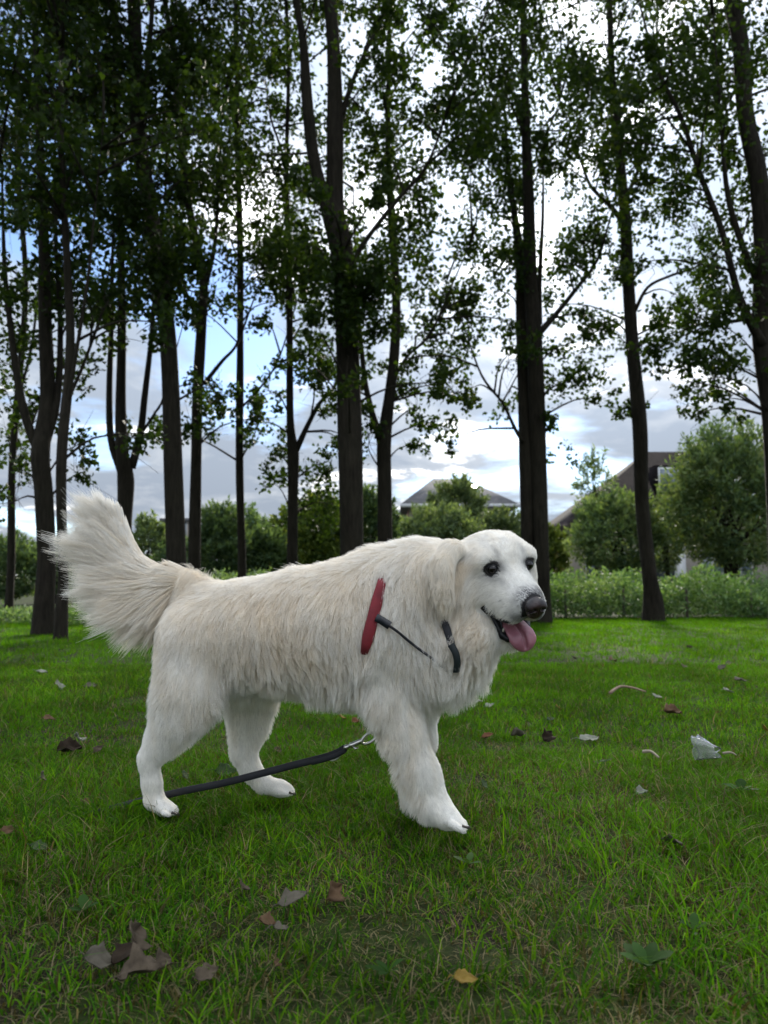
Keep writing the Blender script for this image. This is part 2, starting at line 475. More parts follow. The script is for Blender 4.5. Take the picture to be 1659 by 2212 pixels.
EYE_C = {}
for s in (1, -1):
    c = H(.0065, s * .0415, -.002)
    look = HF * .96 + HR * s * .28; look /= np.linalg.norm(look)
    up = HU - look * (HU @ look); up /= np.linalg.norm(up); sd = np.cross(up, look)
    ME = np.stack([look, sd, up])
    EYE_C[s] = c
    V, F = uvsphere(c, (.0113, .0113, .0113), ME)
    eye = mesh_obj('eye', V, F, M_eye, DOG)
    # dark lids with an almond-shaped opening
    ef = Field(c - .034, c + .034, .0011)
    ef.ell(c - look * .0005, (.0126, .0154, .0126), ME, .004)
    ef.ell(c + sd * s * .0125 + look * .005 - up * .002, (.005, .006, .004), ME, .006)
    ef.ell(c + look * .0115, (.0130, .0118, .0090), ME, .003, cut=True)
    ef.smooth(1)
    V, F = ef.surface(); mesh_obj('eyelid', V, F, M_skin, DOG)

nf = Field(H(.120, 0, -.050) - .04, H(.120, 0, -.050) + .04, .0014)
hell(0.115, 0, -0.044, .018, .0225, .0165, .008, field=nf)
hell(0.114, 0, -0.059, .014, .0175, .0150, .008, field=nf)
for s in (-1, 1):
    hell(0.121, s * .0125, -0.048, .0105, .0095, .0105, .006, field=nf)
    hell(0.132, s * .0085, -0.049, .0085, .0042, .0036, .003, cut=True, field=nf)
    hell(0.126, s * .0165, -0.053, .0085, .0050, .0024, .003, cut=True, field=nf)
hell(0.132, 0, -0.059, .006, .0011, .013, .002, cut=True, field=nf)
nf.smooth(1)
V, F = nf.surface(); mesh_obj('nose', V, F, M_nose, DOG)

# tongue: lies on the lower jaw and hangs over its front edge
tf = Field(H(.06, 0, -.10) - .11, H(.06, 0, -.10) + .11, .002)
TP = [J(.030, 0, .000), J(.062, 0, .004), J(.090, -.004, .007), J(.112, -.008, .008), J(.126, -.010, .003), J(.133, -.011, -.003)]
TW = (.020, .023, .026, .0285, .028, .020)
for (p, q, wa, wb) in zip(TP[:-1], TP[1:], TW[:-1], TW[1:]):
    for t in np.linspace(0, 1, 4):
        c = [p[i] + (q[i] - p[i]) * t for i in range(3)]; w = wa + (wb - wa) * t
        ang = math.atan2(q[2] - p[2], q[0] - p[0])
        hell(c[0], c[1], c[2], .016, w, .0055, .006, tilt=ang, field=tf)
for (p, q) in zip(TP[:-1], TP[1:]):
    for t in np.linspace(0, 1, 5):
        c = [p[i] + (q[i] - p[i]) * t for i in range(3)]
        ang = math.atan2(q[2] - p[2], q[0] - p[0])
        hell(c[0] - .0055 * math.sin(ang), c[1], c[2] + .0055 * math.cos(ang), .010, .0028, .0016, .004, cut=True, tilt=ang, field=tf)
tf.smooth(1)
V, F = tf.surface(); mesh_obj('tongue', V, F, M_tongue, DOG)

# lips: the black edge of the lower jaw, from the corner of the mouth forward
for s in (1, -1):
    lp = smoothpath([H(-.036, s * .053, -.066)] + [H(*J(f, s * w, u)) for f, w, u in ((.030, .043, .001), (.060, .040, .000), (.090, .033, .000), (.115, .022, .000), (.124, .005, .000))], 30)
    n = len(lp); rr = np.interp(np.linspace(0, 1, n), (0, .12, .35, .7, 1), (.006, .0115, .0125, .0085, .0045)) + .0008 * np.sin(np.arange(n) * 2.1)
    lp = lp + HR * s * .004 * (1 - np.linspace(0, 1, n))[:, None]
    for _ in range(25): lp = lp + BODY.grad(lp) * (np.clip(.001 - BODY.sample(lp), 0, .002) * (lp @ HF * 0 + 1))[:, None] * (np.arange(n) < n * .72)[:, None]
    V, F = tube(lp, rr, 8, up=tuple(HR)); mesh_obj('lip', V, F, M_skin, DOG)
    if s == 1: LIP_LOW = lp.copy()
    up_ = smoothpath([H(-.036, s * .053, -.064), H(-.004, s * .050, -.084), H(.034, s * .042, -.0985), H(.062, s * .037, -.098), H(.076, s * .032, -.094)], 20)
    V, F = tube(up_, .0032, 8); mesh_obj('lip', V, F, M_skin, DOG)
    if s == 1: LIP_UP = up_.copy()
# lower front teeth
for i in range(4):
    p = np.array(H(*J(.119, (i - 1.5) * .006, -.002))); V, F = tube([p, p + HU * .005, p + HU * .009], [.0024, .0022, .001], 6)
    mesh_obj('tooth', V, F, M_tooth, DOG)
for s in (-1, 1):
    p = np.array(H(*J(.104, s * .0275, .000))); V, F = tube([p, p + HU * .010, p + HU * .016 + HF * .002], [.0038, .003, .0008], 8)
    mesh_obj('tooth', V, F, M_tooth, DOG)
# ------------------------------------------------------------------ harness, collar and leash
wv = NT('red_webbing'); wz = wv.noise(900, 2, sc=(1, 1, .3)); wv.set(Base_Color=wv.ramp(wv.noise(30, 4), (.3, (.13, .008, .014)), (.7, (.23, .015, .024))), Roughness=.75).bump(wz, .4, .001); M_red = wv.m
wv = NT('black_webbing'); wz = wv.noise(700, 2); wv.set(Base_Color=wv.ramp(wv.noise(25, 4), (.3, (.0035, .0038, .006)), (.7, (.010, .011, .016))), Roughness=.7).bump(wz, .4, .001); M_blackweb = wv.m
M_teal = NT('dark_teal_webbing').set(Base_Color=(.008, .013, .016, 1), Roughness=.65).m
M_buckle = NT('dark_plastic').set(Base_Color=(.006, .009, .014, 1), Roughness=.4).m
wv = NT('nickel_steel'); wv.set(Base_Color=(.62, .60, .57, 1), Metallic=1.0, Roughness=.28).bump(wv.noise(300, 2), .1, .0005); M_steel = wv.m

def loop_on_body(C, e1, n=72, off=.02):
    """Points where rays from C, fanned in the plane of e1 and Y, leave the body by off."""
    e1 = e1 / np.linalg.norm(e1); e2 = np.array((0, 1., 0)); e2 -= e1 * (e1 @ e2); e2 /= np.linalg.norm(e2)
    th = np.linspace(0, 2 * math.pi, n, endpoint=False)
    W = np.cos(th)[:, None] * e1 + np.sin(th)[:, None] * e2
    r = np.full(n, .02)
    for _ in range(120):
        d = BODY.sample(C + W * r[:, None]); r = np.where(d < off, r + .003, r)
    for _ in range(6): r = .25 * np.roll(r, 1) + .5 * r + .25 * np.roll(r, -1)
    return C + W * r[:, None], np.cross(e1, e2)
def band(P, nrm, wid, thk, closed=True, C=None):
    """A flat strap along P, wid wide along nrm, thk thick, with softened edges."""
    m = len(P); T = (np.roll(P, -1, 0) - np.roll(P, 1, 0)) if closed else np.gradient(P, axis=0)
    T /= np.linalg.norm(T, axis=1, keepdims=True)
    nrm = np.broadcast_to(nrm, P.shape); out = np.cross(T, nrm); out /= np.linalg.norm(out, axis=1, keepdims=True)
    if C is not None:
        fl = np.sign(((P - C) * out).sum(1)); out = out * fl[:, None]
    w2 = np.cross(out, T); w2 /= np.linalg.norm(w2, axis=1, keepdims=True)
    prof = [(-.5, -.2), (-.44, .5), (0, .62), (.44, .5), (.5, -.2), (.44, -.5), (-.44, -.5)]
    wid = np.broadcast_to(np.array(wid, float), (m,))[:, None]; V = np.concatenate([P + w2 * a * wid + out * b * thk for a, b in prof]); k = len(prof); F = []
    for j in range(k):
        for i in range(m if closed else m - 1):
            F.append((j * m + i, j * m + (i + 1) % m, ((j + 1) % k) * m + (i + 1) % m, ((j + 1) % k) * m + i))
    F = [np.array(F)]
    return V, F
def on_body(u, v, off, y0=1.45):
    """Where the line of sight through (u, v) comes within off of the body."""
    Y = y0
    while Y < 2.1:
        if BODY.sample(at(u, v, Y)[None])[0] < off: break
        Y += .002
    return at(u, v, Y)

HARN = empty('dog_harness', at(800, 1400, 1.70)); tag(HARN, 'red webbing dog harness with a dark buckle, worn behind the shoulder', 'harness')
C_h = at(806, 1335, 1.78); e_h = at(836, 1215, 1.78) - at(780, 1440, 1.78)
LOOP_H, NRM_H = loop_on_body(C_h, e_h, 84, .010)
LOOP_H -= (LOOP_H - C_h) / np.linalg.norm(LOOP_H - C_h, axis=1, keepdims=True) * (.024 * np.clip((LOOP_H[:, 2] - at(820, 1256, 1.7)[2]) / .022, 0, 1) + .022 * np.clip((at(782, 1400, 1.7)[2] - LOOP_H[:, 2]) / .022, 0, 1))[:, None]
zh = lambda v: at(800, v, 1.7)[2]
WID_H = np.interp(LOOP_H[:, 2], [zh(1425), zh(1398), zh(1375), zh(1290), zh(1236)], [.012, .018, .025, .024, .016])
V, F = band(LOOP_H, NRM_H, WID_H, .003, C=C_h); mesh_obj('girth_strap', V, F, M_red, HARN, smooth=False)
bu = smoothpath([on_body(u, v, .016) for u, v in ((813, 1334), (820, 1338), (830, 1344), (842, 1352))], 8)
V, F = band(bu, np.array((.35, 0, .94)), .017, .0035, closed=False); mesh_obj('buckle', V, F, M_buckle, HARN, smooth=False)
STRAP_C = smoothpath([on_body(u, v, o) for u, v, o in ((838, 1350, .019), (848, 1357, .018), (862, 1367, .017), (882, 1384, .013), (905, 1402, .011), (930, 1420, .009), (955, 1440, .008), (975, 1462, .006))], 32)
V, F = band(STRAP_C, (0, 0, 1.), .0055, .003, closed=False); mesh_obj('chest_strap', V, F, M_blackweb, HARN)

COLL = empty('dog_collar', at(960, 1400, 1.66)); tag(COLL, 'dark collar half buried in the thick neck fur under the jaw', 'collar')
C_c = at(948, 1320, 1.715); e_c = at(916, 1200, 1.715) - at(985, 1440, 1.715)
LOOP_C, NRM_C = loop_on_body(C_c, e_c, 72, .007)
LOOP_C -= (LOOP_C - C_c) / np.linalg.norm(LOOP_C - C_c, axis=1, keepdims=True) * (.034 * np.clip((LOOP_C[:, 2] - at(950, 1350, 1.65)[2]) / .012, 0, 1) + .030 * np.clip((at(965, 1396, 1.65)[2] - LOOP_C[:, 2]) / .010, 0, 1) - .002)[:, None]
V, F = band(LOOP_C, NRM_C, .016, .004, C=C_c); mesh_obj('collar_band', V, F, M_blackweb, COLL)
tp = smoothpath([on_body(u, v, .020) for u, v in ((974, 1392), (984, 1410), (988, 1430), (986, 1452))], 12)
V, F = band(tp, np.array((1., .2, .2)) / 1.04, .015, .004, closed=False); mesh_obj('strap_end', V, F, M_teal, COLL)

# ------------------------------------------------------------------ the coat
WHITE, TAN = np.array((.955, .940, .905)), np.array((.87, .775, .63))
CP_ = np.array([
 # u, v, Y,   du, dv, dy,  length mm, lift, wave, tan
 (462, 1280, 1.86, -.6, .7, 0, 36, .30, .1, .62), (520, 1262, 1.84, -.5, .8, 0, 32, .12, .1, .55), (600, 1246, 1.83, -.4, .9, 0, 32, .14, .1, .50),
 (680, 1232, 1.81, -.45, .8, 0, 36, .22, .1, .45), (745, 1218, 1.80, -.6, .6, 0, 40, .35, .1, .35), (830, 1200, 1.78, -.7, .5, 0, 48, .50, .2, .25),
 (905, 1168, 1.75, -.7, .2, 0, 46, .60, .2, .12), (960, 1165, 1.70, -.9, .2, 0, 28, .35, .2, .25),
 (400, 1330, 1.76, -.35, .95, -.1, 36, .10, .1, .72), (480, 1310, 1.74, -.22, 1, -.1, 42, .08, .1, .70), (560, 1315, 1.71, -.18, 1, -.1, 46, .08, .1, .68),
 (640, 1305, 1.69, -.16, 1, -.1, 48, .08, .1, .62), (720, 1300, 1.66, -.12, 1, -.1, 48, .08, .1, .58), (780, 1290, 1.65, -.05, 1, -.1, 46, .10, .1, .45),
 (360, 1370, 1.77, -.35, .95, 0, 34, .20, .1, .65), (450, 1390, 1.73, -.12, 1, 0, 36, .10, .1, .50), (540, 1390, 1.70, .05, 1, 0, 46, .14, .5, .62),
 (600, 1400, 1.67, .25, 1, 0, 48, .18, .9, .66), (670, 1410, 1.65, .32, 1, 0, 50, .18, .9, .62), (740, 1410, 1.64, .22, 1, 0, 54, .14, .6, .42),
 (500, 1455, 1.72, .10, 1, 0, 46, .20, .5, .25), (570, 1460, 1.69, .15, 1, 0, 50, .20, .7, .35), (660, 1480, 1.67, .25, 1, 0, 54, .18, .7, .30),
 (750, 1480, 1.66, .12, 1, 0, 56, .15, .5, .18), (540, 1500, 1.80, .1, 1, 0, 34, .15, .5, .12), (640, 1520, 1.80, .1, 1, 0, 32, .12, .5, .12), (760, 1520, 1.78, 0, 1, 0, 32, .12, .4, .12),
 (340, 1430, 1.77, -.45, .9, 0, 34, .35, .2, .35), (400, 1450, 1.72, -.15, 1, 0, 28, .12, .2, .25), (330, 1500, 1.78, -.5, .9, 0, 28, .38, .2, .12), (420, 1520, 1.73, .0, 1, 0, 26, .16, .3, .12),
 (460, 1530, 1.76, .3, .9, 0, 30, .25, .3, .15), (360, 1570, 1.76, -.2, 1, 0, 18, .2, .2, .05), (400, 1590, 1.78, .25, 1, 0, 20, .25, .2, .08),
 (318, 1635, 1.80, 0, 1, 0, 12, .22, .1, .06), (328, 1690, 1.80, 0, 1, 0, 10, .18, .1, .05), (355, 1745, 1.80, .6, .6, 0, 4, .10, 0, .08),
 (545, 1520, 1.90, 0, 1, 0, 24, .2, .2, .10), (585, 1550, 1.93, .25, 1, 0, 24, .35, .2, .05), (505, 1590, 1.93, -.3, 1, 0, 18, .35, .2, .10), (530, 1600, 1.93, 0, 1, 0, 13, .15, 0, .05),
 (540, 1660, 1.94, .2, 1, 0, 11, .20, .1, .07), (605, 1704, 1.93, .8, .4, 0, 4, .10, 0, .14),
 (840, 1420, 1.65, -.12, 1, 0, 36, .14, .2, .08), (830, 1480, 1.65, -.05, 1, 0, 30, .14, .2, .03), (870, 1500, 1.65, .1, 1, 0, 24, .14, .1, .02), (860, 1580, 1.65, .2, 1, 0, 19, .18, .2, .05),
 (800, 1520, 1.68, -.3, 1, 0, 36, .35, .3, .15), (830, 1600, 1.68, -.35, 1, 0, 30, .35, .3, .22), (865, 1670, 1.68, -.45, .9, 0, 36, .45, .3, .10), (890, 1725, 1.68, -.35, .9, 0, 34, .45, .3, .18),
 (920, 1680, 1.66, .3, 1, 0, 13, .20, .1, .05), (945, 1735, 1.66, .4, .9, 0, 10, .18, .1, .06), (985, 1770, 1.66, .8, .5, 0, 4, .10, 0, .08),
 (915, 1540, 1.80, .05, 1, 0, 16, .2, .1, .05), (905, 1640, 1.81, 0, 1, 0, 12, .2, .1, .08),
 (870, 1230, 1.69, -.12, 1, 0, 52, .12, .3, .10), (860, 1300, 1.65, -.05, 1, 0, 54, .10, .3, .05), (850, 1360, 1.64, -.05, 1, 0, 50, .10, .3, .05), (905, 1300, 1.64, .05, 1, 0, 56, .12, .3, .12),
 (890, 1390, 1.64, .12, 1, 0, 54, .14, .4, .06), (925, 1240, 1.65, -.1, 1, 0, 46, .12, .3, .25), (930, 1340, 1.63, .08, 1, 0, 56, .15, .5, .25),
 (965, 1360, 1.62, .25, 1, 0, 58, .34, 1.0, .42), (1005, 1360, 1.60, .05, 1, 0, 52, .36, 1.1, .48), (1030, 1370, 1.61, -.15, 1, 0, 46, .36, 1.1, .46), (1010, 1410, 1.64, .05, 1, 0, 56, .34, 1.0, .32),
 (930, 1420, 1.65, .15, 1, 0, 62, .18, .6, .12), (965, 1440, 1.66, .18, 1, 0, 66, .20, .5, .08), (905, 1460, 1.66, .05, 1, 0, 56, .15, .4, .04), (940, 1480, 1.69, .08, 1, 0, 52, .15, .4, .04), (1000, 1450, 1.70, .1, 1, 0, 60, .15, .4, .05),
 (985, 1182, 1.63, -.7, .5, 0, 20, .10, .2, .45), (955, 1205, 1.60, -.3, .9, 0, 24, .12, .4, .46), (945, 1240, 1.60, -.05, 1, 0, 26, .12, .5, .40), (965, 1250, 1.60, .1, 1, 0, 24, .10, .5, .62), (960, 1290, 1.60, .05, 1, 0, 28, .14, .6, .46), (985, 1240, 1.61, .1, 1, 0, 22, .12, .3, .75),
 (1000, 1225, 1.63, -.2, 1, 0, 16, .12, .2, .85), (1010, 1200, 1.62, -.6, .6, 0, 11, .10, 0, .10), (1040, 1160, 1.62, -.8, -.1, 0, 12, .14, .1, .12), (1080, 1155, 1.62, -.5, -.5, 0, 8, .10, 0, .04), (1120, 1180, 1.63, .1, -.9, 0, 8, .10, 0, .06),
 (1075, 1200, 1.59, -.5, -.8, 0, 10, .12, .1, .07), (1030, 1240, 1.59, -.8, .2, 0, 13, .14, .1, .16), (1025, 1275, 1.59, -.7, .6, 0, 22, .22, .3, .10), (1000, 1290, 1.62, -.3, .9, 0, 32, .2, .4, .30), (1060, 1270, 1.57, -.9, .2, 0, 7, .10, 0, .02),
 (1110, 1260, 1.56, -.5, -.6, 0, 5, .08, 0, .03), (1100, 1310, 1.54, -.9, .25, 0, 6, .10, 0, .02), (1140, 1280, 1.53, -.6, -.6, 0, 4, .08, 0, .04), (1135, 1325, 1.53, -.8, .4, 0, 5, .12, 0, .03), (1030, 1320, 1.59, -.5, .8, 0, 24, .22, .4, .30), (1055, 1350, 1.58, -.4, .8, 0, 16, .22, .2, .20), (1085, 1385, 1.57, -.4, .8, 0, 12, .22, .2, .08),
])
CPP = np.array([at(*r[:3]) for r in CP_]); YS = np.array((1, .55, 1.))
def coat(P):
    """Comb direction, length, lift, wave and tan of the coat at points P, from the points noted on the dog."""
    o = np.zeros((len(P), 7))
    for i in range(0, len(P), 40000):
        d2 = (((P[i:i + 40000, None] - CPP[None]) * YS)**2).sum(-1); w = 1 / (d2 + 1e-5)**2.2
        w /= w.sum(1, keepdims=True)
        o[i:i + 40000] = w @ np.stack([CP_[:, 3], CP_[:, 5], -CP_[:, 4], CP_[:, 6] / 1000, CP_[:, 7], CP_[:, 8], CP_[:, 9]], 1)
    return o
tail_pts = smoothpath([at(*p[:3]) for p in TAIL], 60)
def tail_pos(P):
    d = np.full(len(P), 9.); j = np.zeros(len(P), int)
    for i, q in enumerate(tail_pts):
        e = np.linalg.norm(P - q, axis=1); m = e < d; d[m] = e[m]; j[m] = i
    return d, j / (len(tail_pts) - 1)

TRI = np.concatenate([BF[:, [0, 1, 2]], BF[:, [0, 2, 3]]])
TA = np.linalg.norm(np.cross(BV[TRI[:, 1]] - BV[TRI[:, 0]], BV[TRI[:, 2]] - BV[TRI[:, 0]]), axis=1) / 2
TC = BV[TRI].mean(1)
td, tt = tail_pos(TC)
is_tail = (tt > .16) & (td < .05)
cl = coat(TC)
dens = np.clip(.034 / np.maximum(cl[:, 3], .004), .75, 3.2)
dens[(TC[:, 1] > 1.84) & ~is_tail & (TC[:, 0] > -.40)] *= .6
dens[is_tail] = 5.0
hl = (TC - H0) @ HM.T
bad = (np.linalg.norm(TC - EYE_C[1], axis=1) < .0172) | (np.linalg.norm(TC - EYE_C[-1], axis=1) < .0172)
nl = hl - np.array((.116, 0, -.050)); bad |= (nl[:, 0] > -.013) & (np.abs(nl[:, 1]) < .021) & (np.abs(nl[:, 2]) < .020)
jc, js = math.cos(JA), math.sin(JA)
jf = (hl[:, 0] + .050) * jc + (hl[:, 2] + .090) * js; ju = -(hl[:, 0] + .050) * js + (hl[:, 2] + .090) * jc
bad |= (jf > .008) & (jf < .15) & (ju > -.0045) & (ju < .034) & (np.abs(hl[:, 1]) < .0435) & (BN[TRI[:, 0]] @ HU * 1.0 < 9) & (np.abs(hl[:, 1]) < .036)
LIPS = np.concatenate([LIP_LOW[::2], LIP_UP[::2]])
lipd = np.min(np.linalg.norm(TC[:, None, :] - LIP_LOW[None, ::3], axis=2) if False else np.stack([np.linalg.norm(TC - q, axis=1) for q in LIPS]), axis=0)
bad |= lipd < .0105
dens[bad] = 0
def strands(n_total, mask, K, seed):
    r = np.random.default_rng(seed)
    w = TA * dens * mask; c = np.cumsum(w); pick = np.searchsorted(c, r.uniform(0, c[-1], n_total))
    pick = np.minimum(pick, len(TA) - 1)
    a, b = r.uniform(size=(2, n_total)); f = a + b > 1; a[f], b[f] = 1 - a[f], 1 - b[f]
    T = TRI[pick]; Pp = BV[T[:, 0]] * (1 - a - b)[:, None] + BV[T[:, 1]] * a[:, None] + BV[T[:, 2]] * b[:, None]
    Nn = BN[T[:, 0]] * (1 - a - b)[:, None] + BN[T[:, 1]] * a[:, None] + BN[T[:, 2]] * b[:, None]
    return Pp, Nn / np.linalg.norm(Nn, axis=1, keepdims=True), r
def clump(S, roots, every, amount, r, power=1.3):
    g = r.choice(len(roots), max(8, len(roots) // every), replace=False)
    kd = kdtree.KDTree(len(g))
    for i, k in enumerate(g): kd.insert(roots[k], i)
    kd.balance()
    own = g[np.fromiter((kd.find(p)[1] for p in roots), int, len(roots))]
    K = S.shape[1]; s = np.linspace(0, 1, K)[None, :, None]
    am = amount if np.isscalar(amount) else amount[:, None, None]
    c = am * s**power * r.uniform(.6, 1.15, (len(roots), 1, 1))
    G = S[own]; near = (np.linalg.norm(roots[own] - roots, axis=1) < .03)[:, None, None]
    return np.where(near, S * (1 - c) + G * c, S), own
# --- body coat
NB = 270000
P0, N0, r = strands(NB, ~is_tail, 7, 21)
cf = coat(P0)
K = 7
comb = cf[:, :3] + r.normal(0, .09, (NB, 3))
comb += (fnoise(P0, 30, 5)[:, None] * np.array((.24, 0, .05)) + fnoise(P0, 75, 6)[:, None] * np.array((.13, .05, .06))) * np.clip(cf[:, 3:4] / .04, .1, 1.2)
Ln = cf[:, 3] * r.uniform(.55, 1.15, NB) * (1 + .10 * fnoise(P0, 60, 8))
lift = np.maximum(cf[:, 4] * .62 * (1 + .40 * fnoise(P0, 45, 9)) + r.normal(0, .02, NB), .015)
stray = r.uniform(size=NB) < .05
lift[stray] += .14 * np.clip(cf[stray, 3] / .03, .2, 1)
S = np.zeros((NB, K, 3)); S[:, 0] = P0 - N0 * .002
cur = P0.copy(); n = N0.copy(); ph = fnoise(P0, 30, 12) * 6 + r.normal(0, .5, NB)
wob = cf[:, 5]
for k in range(1, K):
    t = comb / np.linalg.norm(comb, axis=1, keepdims=True)
    dn = (t * n).sum(1, keepdims=True)
    t = t - n * np.minimum(dn, 0)
    side = np.cross(n, t)
    lf = lift * (1.25 if k < 3 else .85)
    d = t + n * lf[:, None] + side * (wob * .72 * np.sin(ph + k * 1.25))[:, None]
    d /= np.linalg.norm(d, axis=1, keepdims=True)
    cur = cur + d * (Ln / (K - 1))[:, None]
    ds = BODY.sample(cur); close = ds < .06
    gn = BODY.grad(cur); n = np.where(close[:, None], gn, n)
    want = Ln * (.035 + .10 * lift) * k
    push = np.where(close & (ds < want), want - ds, 0)
    cur = cur + n * push[:, None]
    S[:, k] = cur
    comb[:, 2] -= .05
S, own = clump(S, P0, 16, np.clip(.14 + cf[:, 3] * 4.6 + cf[:, 5] * .28, .12, .66), r)
S, _ = clump(S, P0, 90, np.clip((cf[:, 5] - .15) * .6, 0, .36), r, 1.6)
# the straps press the coat flat: hairs stop at the red strap
def stop_at(S, C, nrm, half, cond, keep, r):
    q = (S - C) @ nrm; hit = np.abs(q) < half * cond(S)
    hit &= (r.uniform(size=len(S)) > keep)[:, None]
    first = np.where(hit.any(1), hit.argmax(1), S.shape[1])
    for k in range(1, S.shape[1]):
        m = first <= k
        S[m, k] = S[m, k - 1] + (S[m, k - 1] - S[m, max(k - 2, 0)]) * .04 + 1e-5
    return S, first > 0
S, okh = stop_at(S, C_h, NRM_H, .0125, lambda Q: np.clip(np.minimum((at(822, 1236, 1.7)[2] - Q[..., 2]) / np.where((Q - C_h) @ NRM_H < 0, .100, .060), (Q[..., 2] - at(784, 1422, 1.7)[2]) / .050), 0, 1), .05, r)
zc = at(950, 1342, 1.65)[2]
S, okc = stop_at(S, C_c, NRM_C, .0085, lambda Q: np.clip(np.minimum((zc - Q[..., 2]) / .012, (Q[..., 2] - at(965, 1402, 1.65)[2]) / .012), 0, 1) * (Q[..., 1] < 1.70), .50, r)
tagp = tp
dt = np.min(np.linalg.norm(S[:, -1][:, None] - tagp[None, ::2], axis=2), axis=1); okt = (dt > .010) | (r.uniform(size=NB) < .40)
dstrap = np.min(np.linalg.norm(S[:, 4][:, None] - STRAP_C[None, :16:2], axis=2), axis=1)
okt &= (dstrap > .007) | (r.uniform(size=NB) < .12)
okl = okh & okc & okt
for k in (1, 3, 5, 6): okl &= np.min(np.stack([np.linalg.norm(S[:, k] - q, axis=1) for q in LIP_LOW[:22]]), axis=0) > .0150
# colour of each hair
tanv = np.clip(cf[:, 6] * .66 + .14 * fnoise(P0, 22, 31) + .14 * fnoise(P0 * np.array((1, 1, .22)), 130, 32) + r.normal(0, .05, NB), 0, 1)
colr = WHITE * (1 - tanv)[:, None] + TAN * tanv[:, None]
colr *= (1 + r.normal(0, .045, NB))[:, None] * (1 + .035 * r.normal(0, 1, NB)[own])[:, None]
grey = np.zeros(NB)
for s in (1, -1):
    e = P0 - EYE_C[s]; lf_, ls_, lu_ = (e @ HF), (e @ HR) * s, (e @ HU)
    grey = np.maximum(grey, np.exp(-((ls_ + .010) / .013)**2 - ((lu_ - .006) / .010)**2) * .48)
    grey = np.maximum(grey, np.exp(-((ls_) / .020)**2 - ((lu_ + .018) / .007)**2) * .22)
    grey = np.maximum(grey, np.exp(-((ls_ + .012) / .006)**2 - ((lu_ - .026) / .012)**2) * .24)
    grey = np.maximum(grey, (np.linalg.norm(e, axis=1) < .0176) * .5)
hp_ = (P0 - H0) @ HM.T
grey = np.maximum(grey, np.exp(-((hp_[:, 0] - .106) / .021)**2 - ((hp_[:, 2] + .026) / .022)**2) * .95 * (np.abs(hp_[:, 1]) < .06))
grey = np.maximum(grey, np.exp(-((hp_[:, 0] - .108) / .020)**2 - ((hp_[:, 2] + .074) / .022)**2) * .65 * (np.abs(hp_[:, 1]) < .06))
sp = (hp_[:, 0] > .05) & (hp_[:, 2] < -.05) & (hp_[:, 0] < .14) & (hp_[:, 2] > -.11) & (np.abs(hp_[:, 1]) < .05) & (fnoise(P0, 420, 44) > .72); grey = np.maximum(grey, sp * .35)
grey = np.clip(grey * (1 + .3 * fnoise(P0, 260, 45)), 0, .94)
okl &= ~((hp_[:, 0] > .106) & (hp_[:, 2] > -.088) & (np.abs(hp_[:, 1]) < .032))
colr = colr * (1 - grey)[:, None] + np.array((.055, .055, .065)) * grey[:, None]

# --- tail plume
NTL = 46000
tm = is_tail
P1, N1, r2 = strands(NTL, tm, 10, 33)
_, tq = tail_pos(P1)
idx = (tq * (len(tail_pts) - 1)).astype(int); tg = np.gradient(tail_pts, axis=0)[idx]; tg /= np.linalg.norm(tg, axis=1, keepdims=True)
tk = np.array((.0, .16, .30, .42, .54, .68, .82, 1.0))
dk = np.array(((-.45, .80), (-.40, .92), (-.50, .90), (-.72, .72), (-.95, .42), (-1, .08), (-.92, -.35), (-.55, -.9)))
lk = np.array((.090, .165, .205, .215, .195, .175, .155, .115))
tj = np.clip(tq + r2.normal(0, .05, NTL), 0, 1)
D = np.stack([np.interp(tj, tk, dk[:, 0]), N1[:, 1] * .22 + r2.normal(0, .06, NTL), -np.interp(tj, tk, dk[:, 1])], 1)
D /= np.linalg.norm(D, axis=1, keepdims=True)
nout = np.stack([tg[:, 2], 0 * tg[:, 0], -tg[:, 0]], 1); nout *= np.sign(-(nout[:, 0:1]) + 1e-6)
nout = np.where(((nout[:, 0] < 0) | (nout[:, 2] < 0))[:, None], nout, -nout)
aa = np.clip(((N1 * nout).sum(1) + .55) / 1.0, 0, 1)[:, None]
D = tg * (1 - aa) * 1.2 + D * aa + N1 * .10
D /= np.linalg.norm(D, axis=1, keepdims=True)
L1 = .94 * np.interp(tj, tk, lk) * (.36 + .64 * aa[:, 0]) * r2.uniform(.45, 1.10, NTL) * (1 + .15 * fnoise(P1, 50, 3)) * np.where(r2.uniform(size=NTL) < .05, 1.22, 1)
L1 *= np.where(r2.uniform(size=NTL) < .25, .55, 1)
KT = 10
S1 = np.zeros((NTL, KT, 3)); S1[:, 0] = P1 - N1 * .002; cur = P1.copy()
bend = np.stack([np.interp(tj, (0, .18, .35, .5, 1), (.35, .10, -.75, -.75, .25)), 0 * tj, np.interp(tj, (0, .2, .35, .5, .75, 1), (-.2, -.05, .45, .75, .95, .2))], 1)
ph = r2.uniform(0, 6.28, NTL); fb = fnoise(P1, 40, 55) + r2.normal(0, .25, NTL)
for k in range(1, KT):
    d = D + bend * (k / KT)**1.3 * (1 + .5 * fb)[:, None] + r2.normal(0, .03, (NTL, 3)) + np.stack([0 * ph, .05 * np.sin(ph + k), .05 * np.cos(ph + k * .8)], 1)
    d /= np.linalg.norm(d, axis=1, keepdims=True)
    cur = cur + d * (L1 / (KT - 1))[:, None]; S1[:, k] = cur
S1, own1 = clump(S1, P1, 24, .70, r2, 1.1)
S1, _ = clump(S1, P1, 140, .50, r2, 1.3)
tanv = np.clip(np.interp(tq, (.1, .3, .5, .7, 1), (.46, .38, .28, .18, .10)) + .1 * r2.normal(0, 1, NTL)[own1], 0, 1)
c1 = WHITE * (1 - tanv)[:, None] + TAN * tanv[:, None]; c1 *= (1 + r2.normal(0, .05, NTL))[:, None]

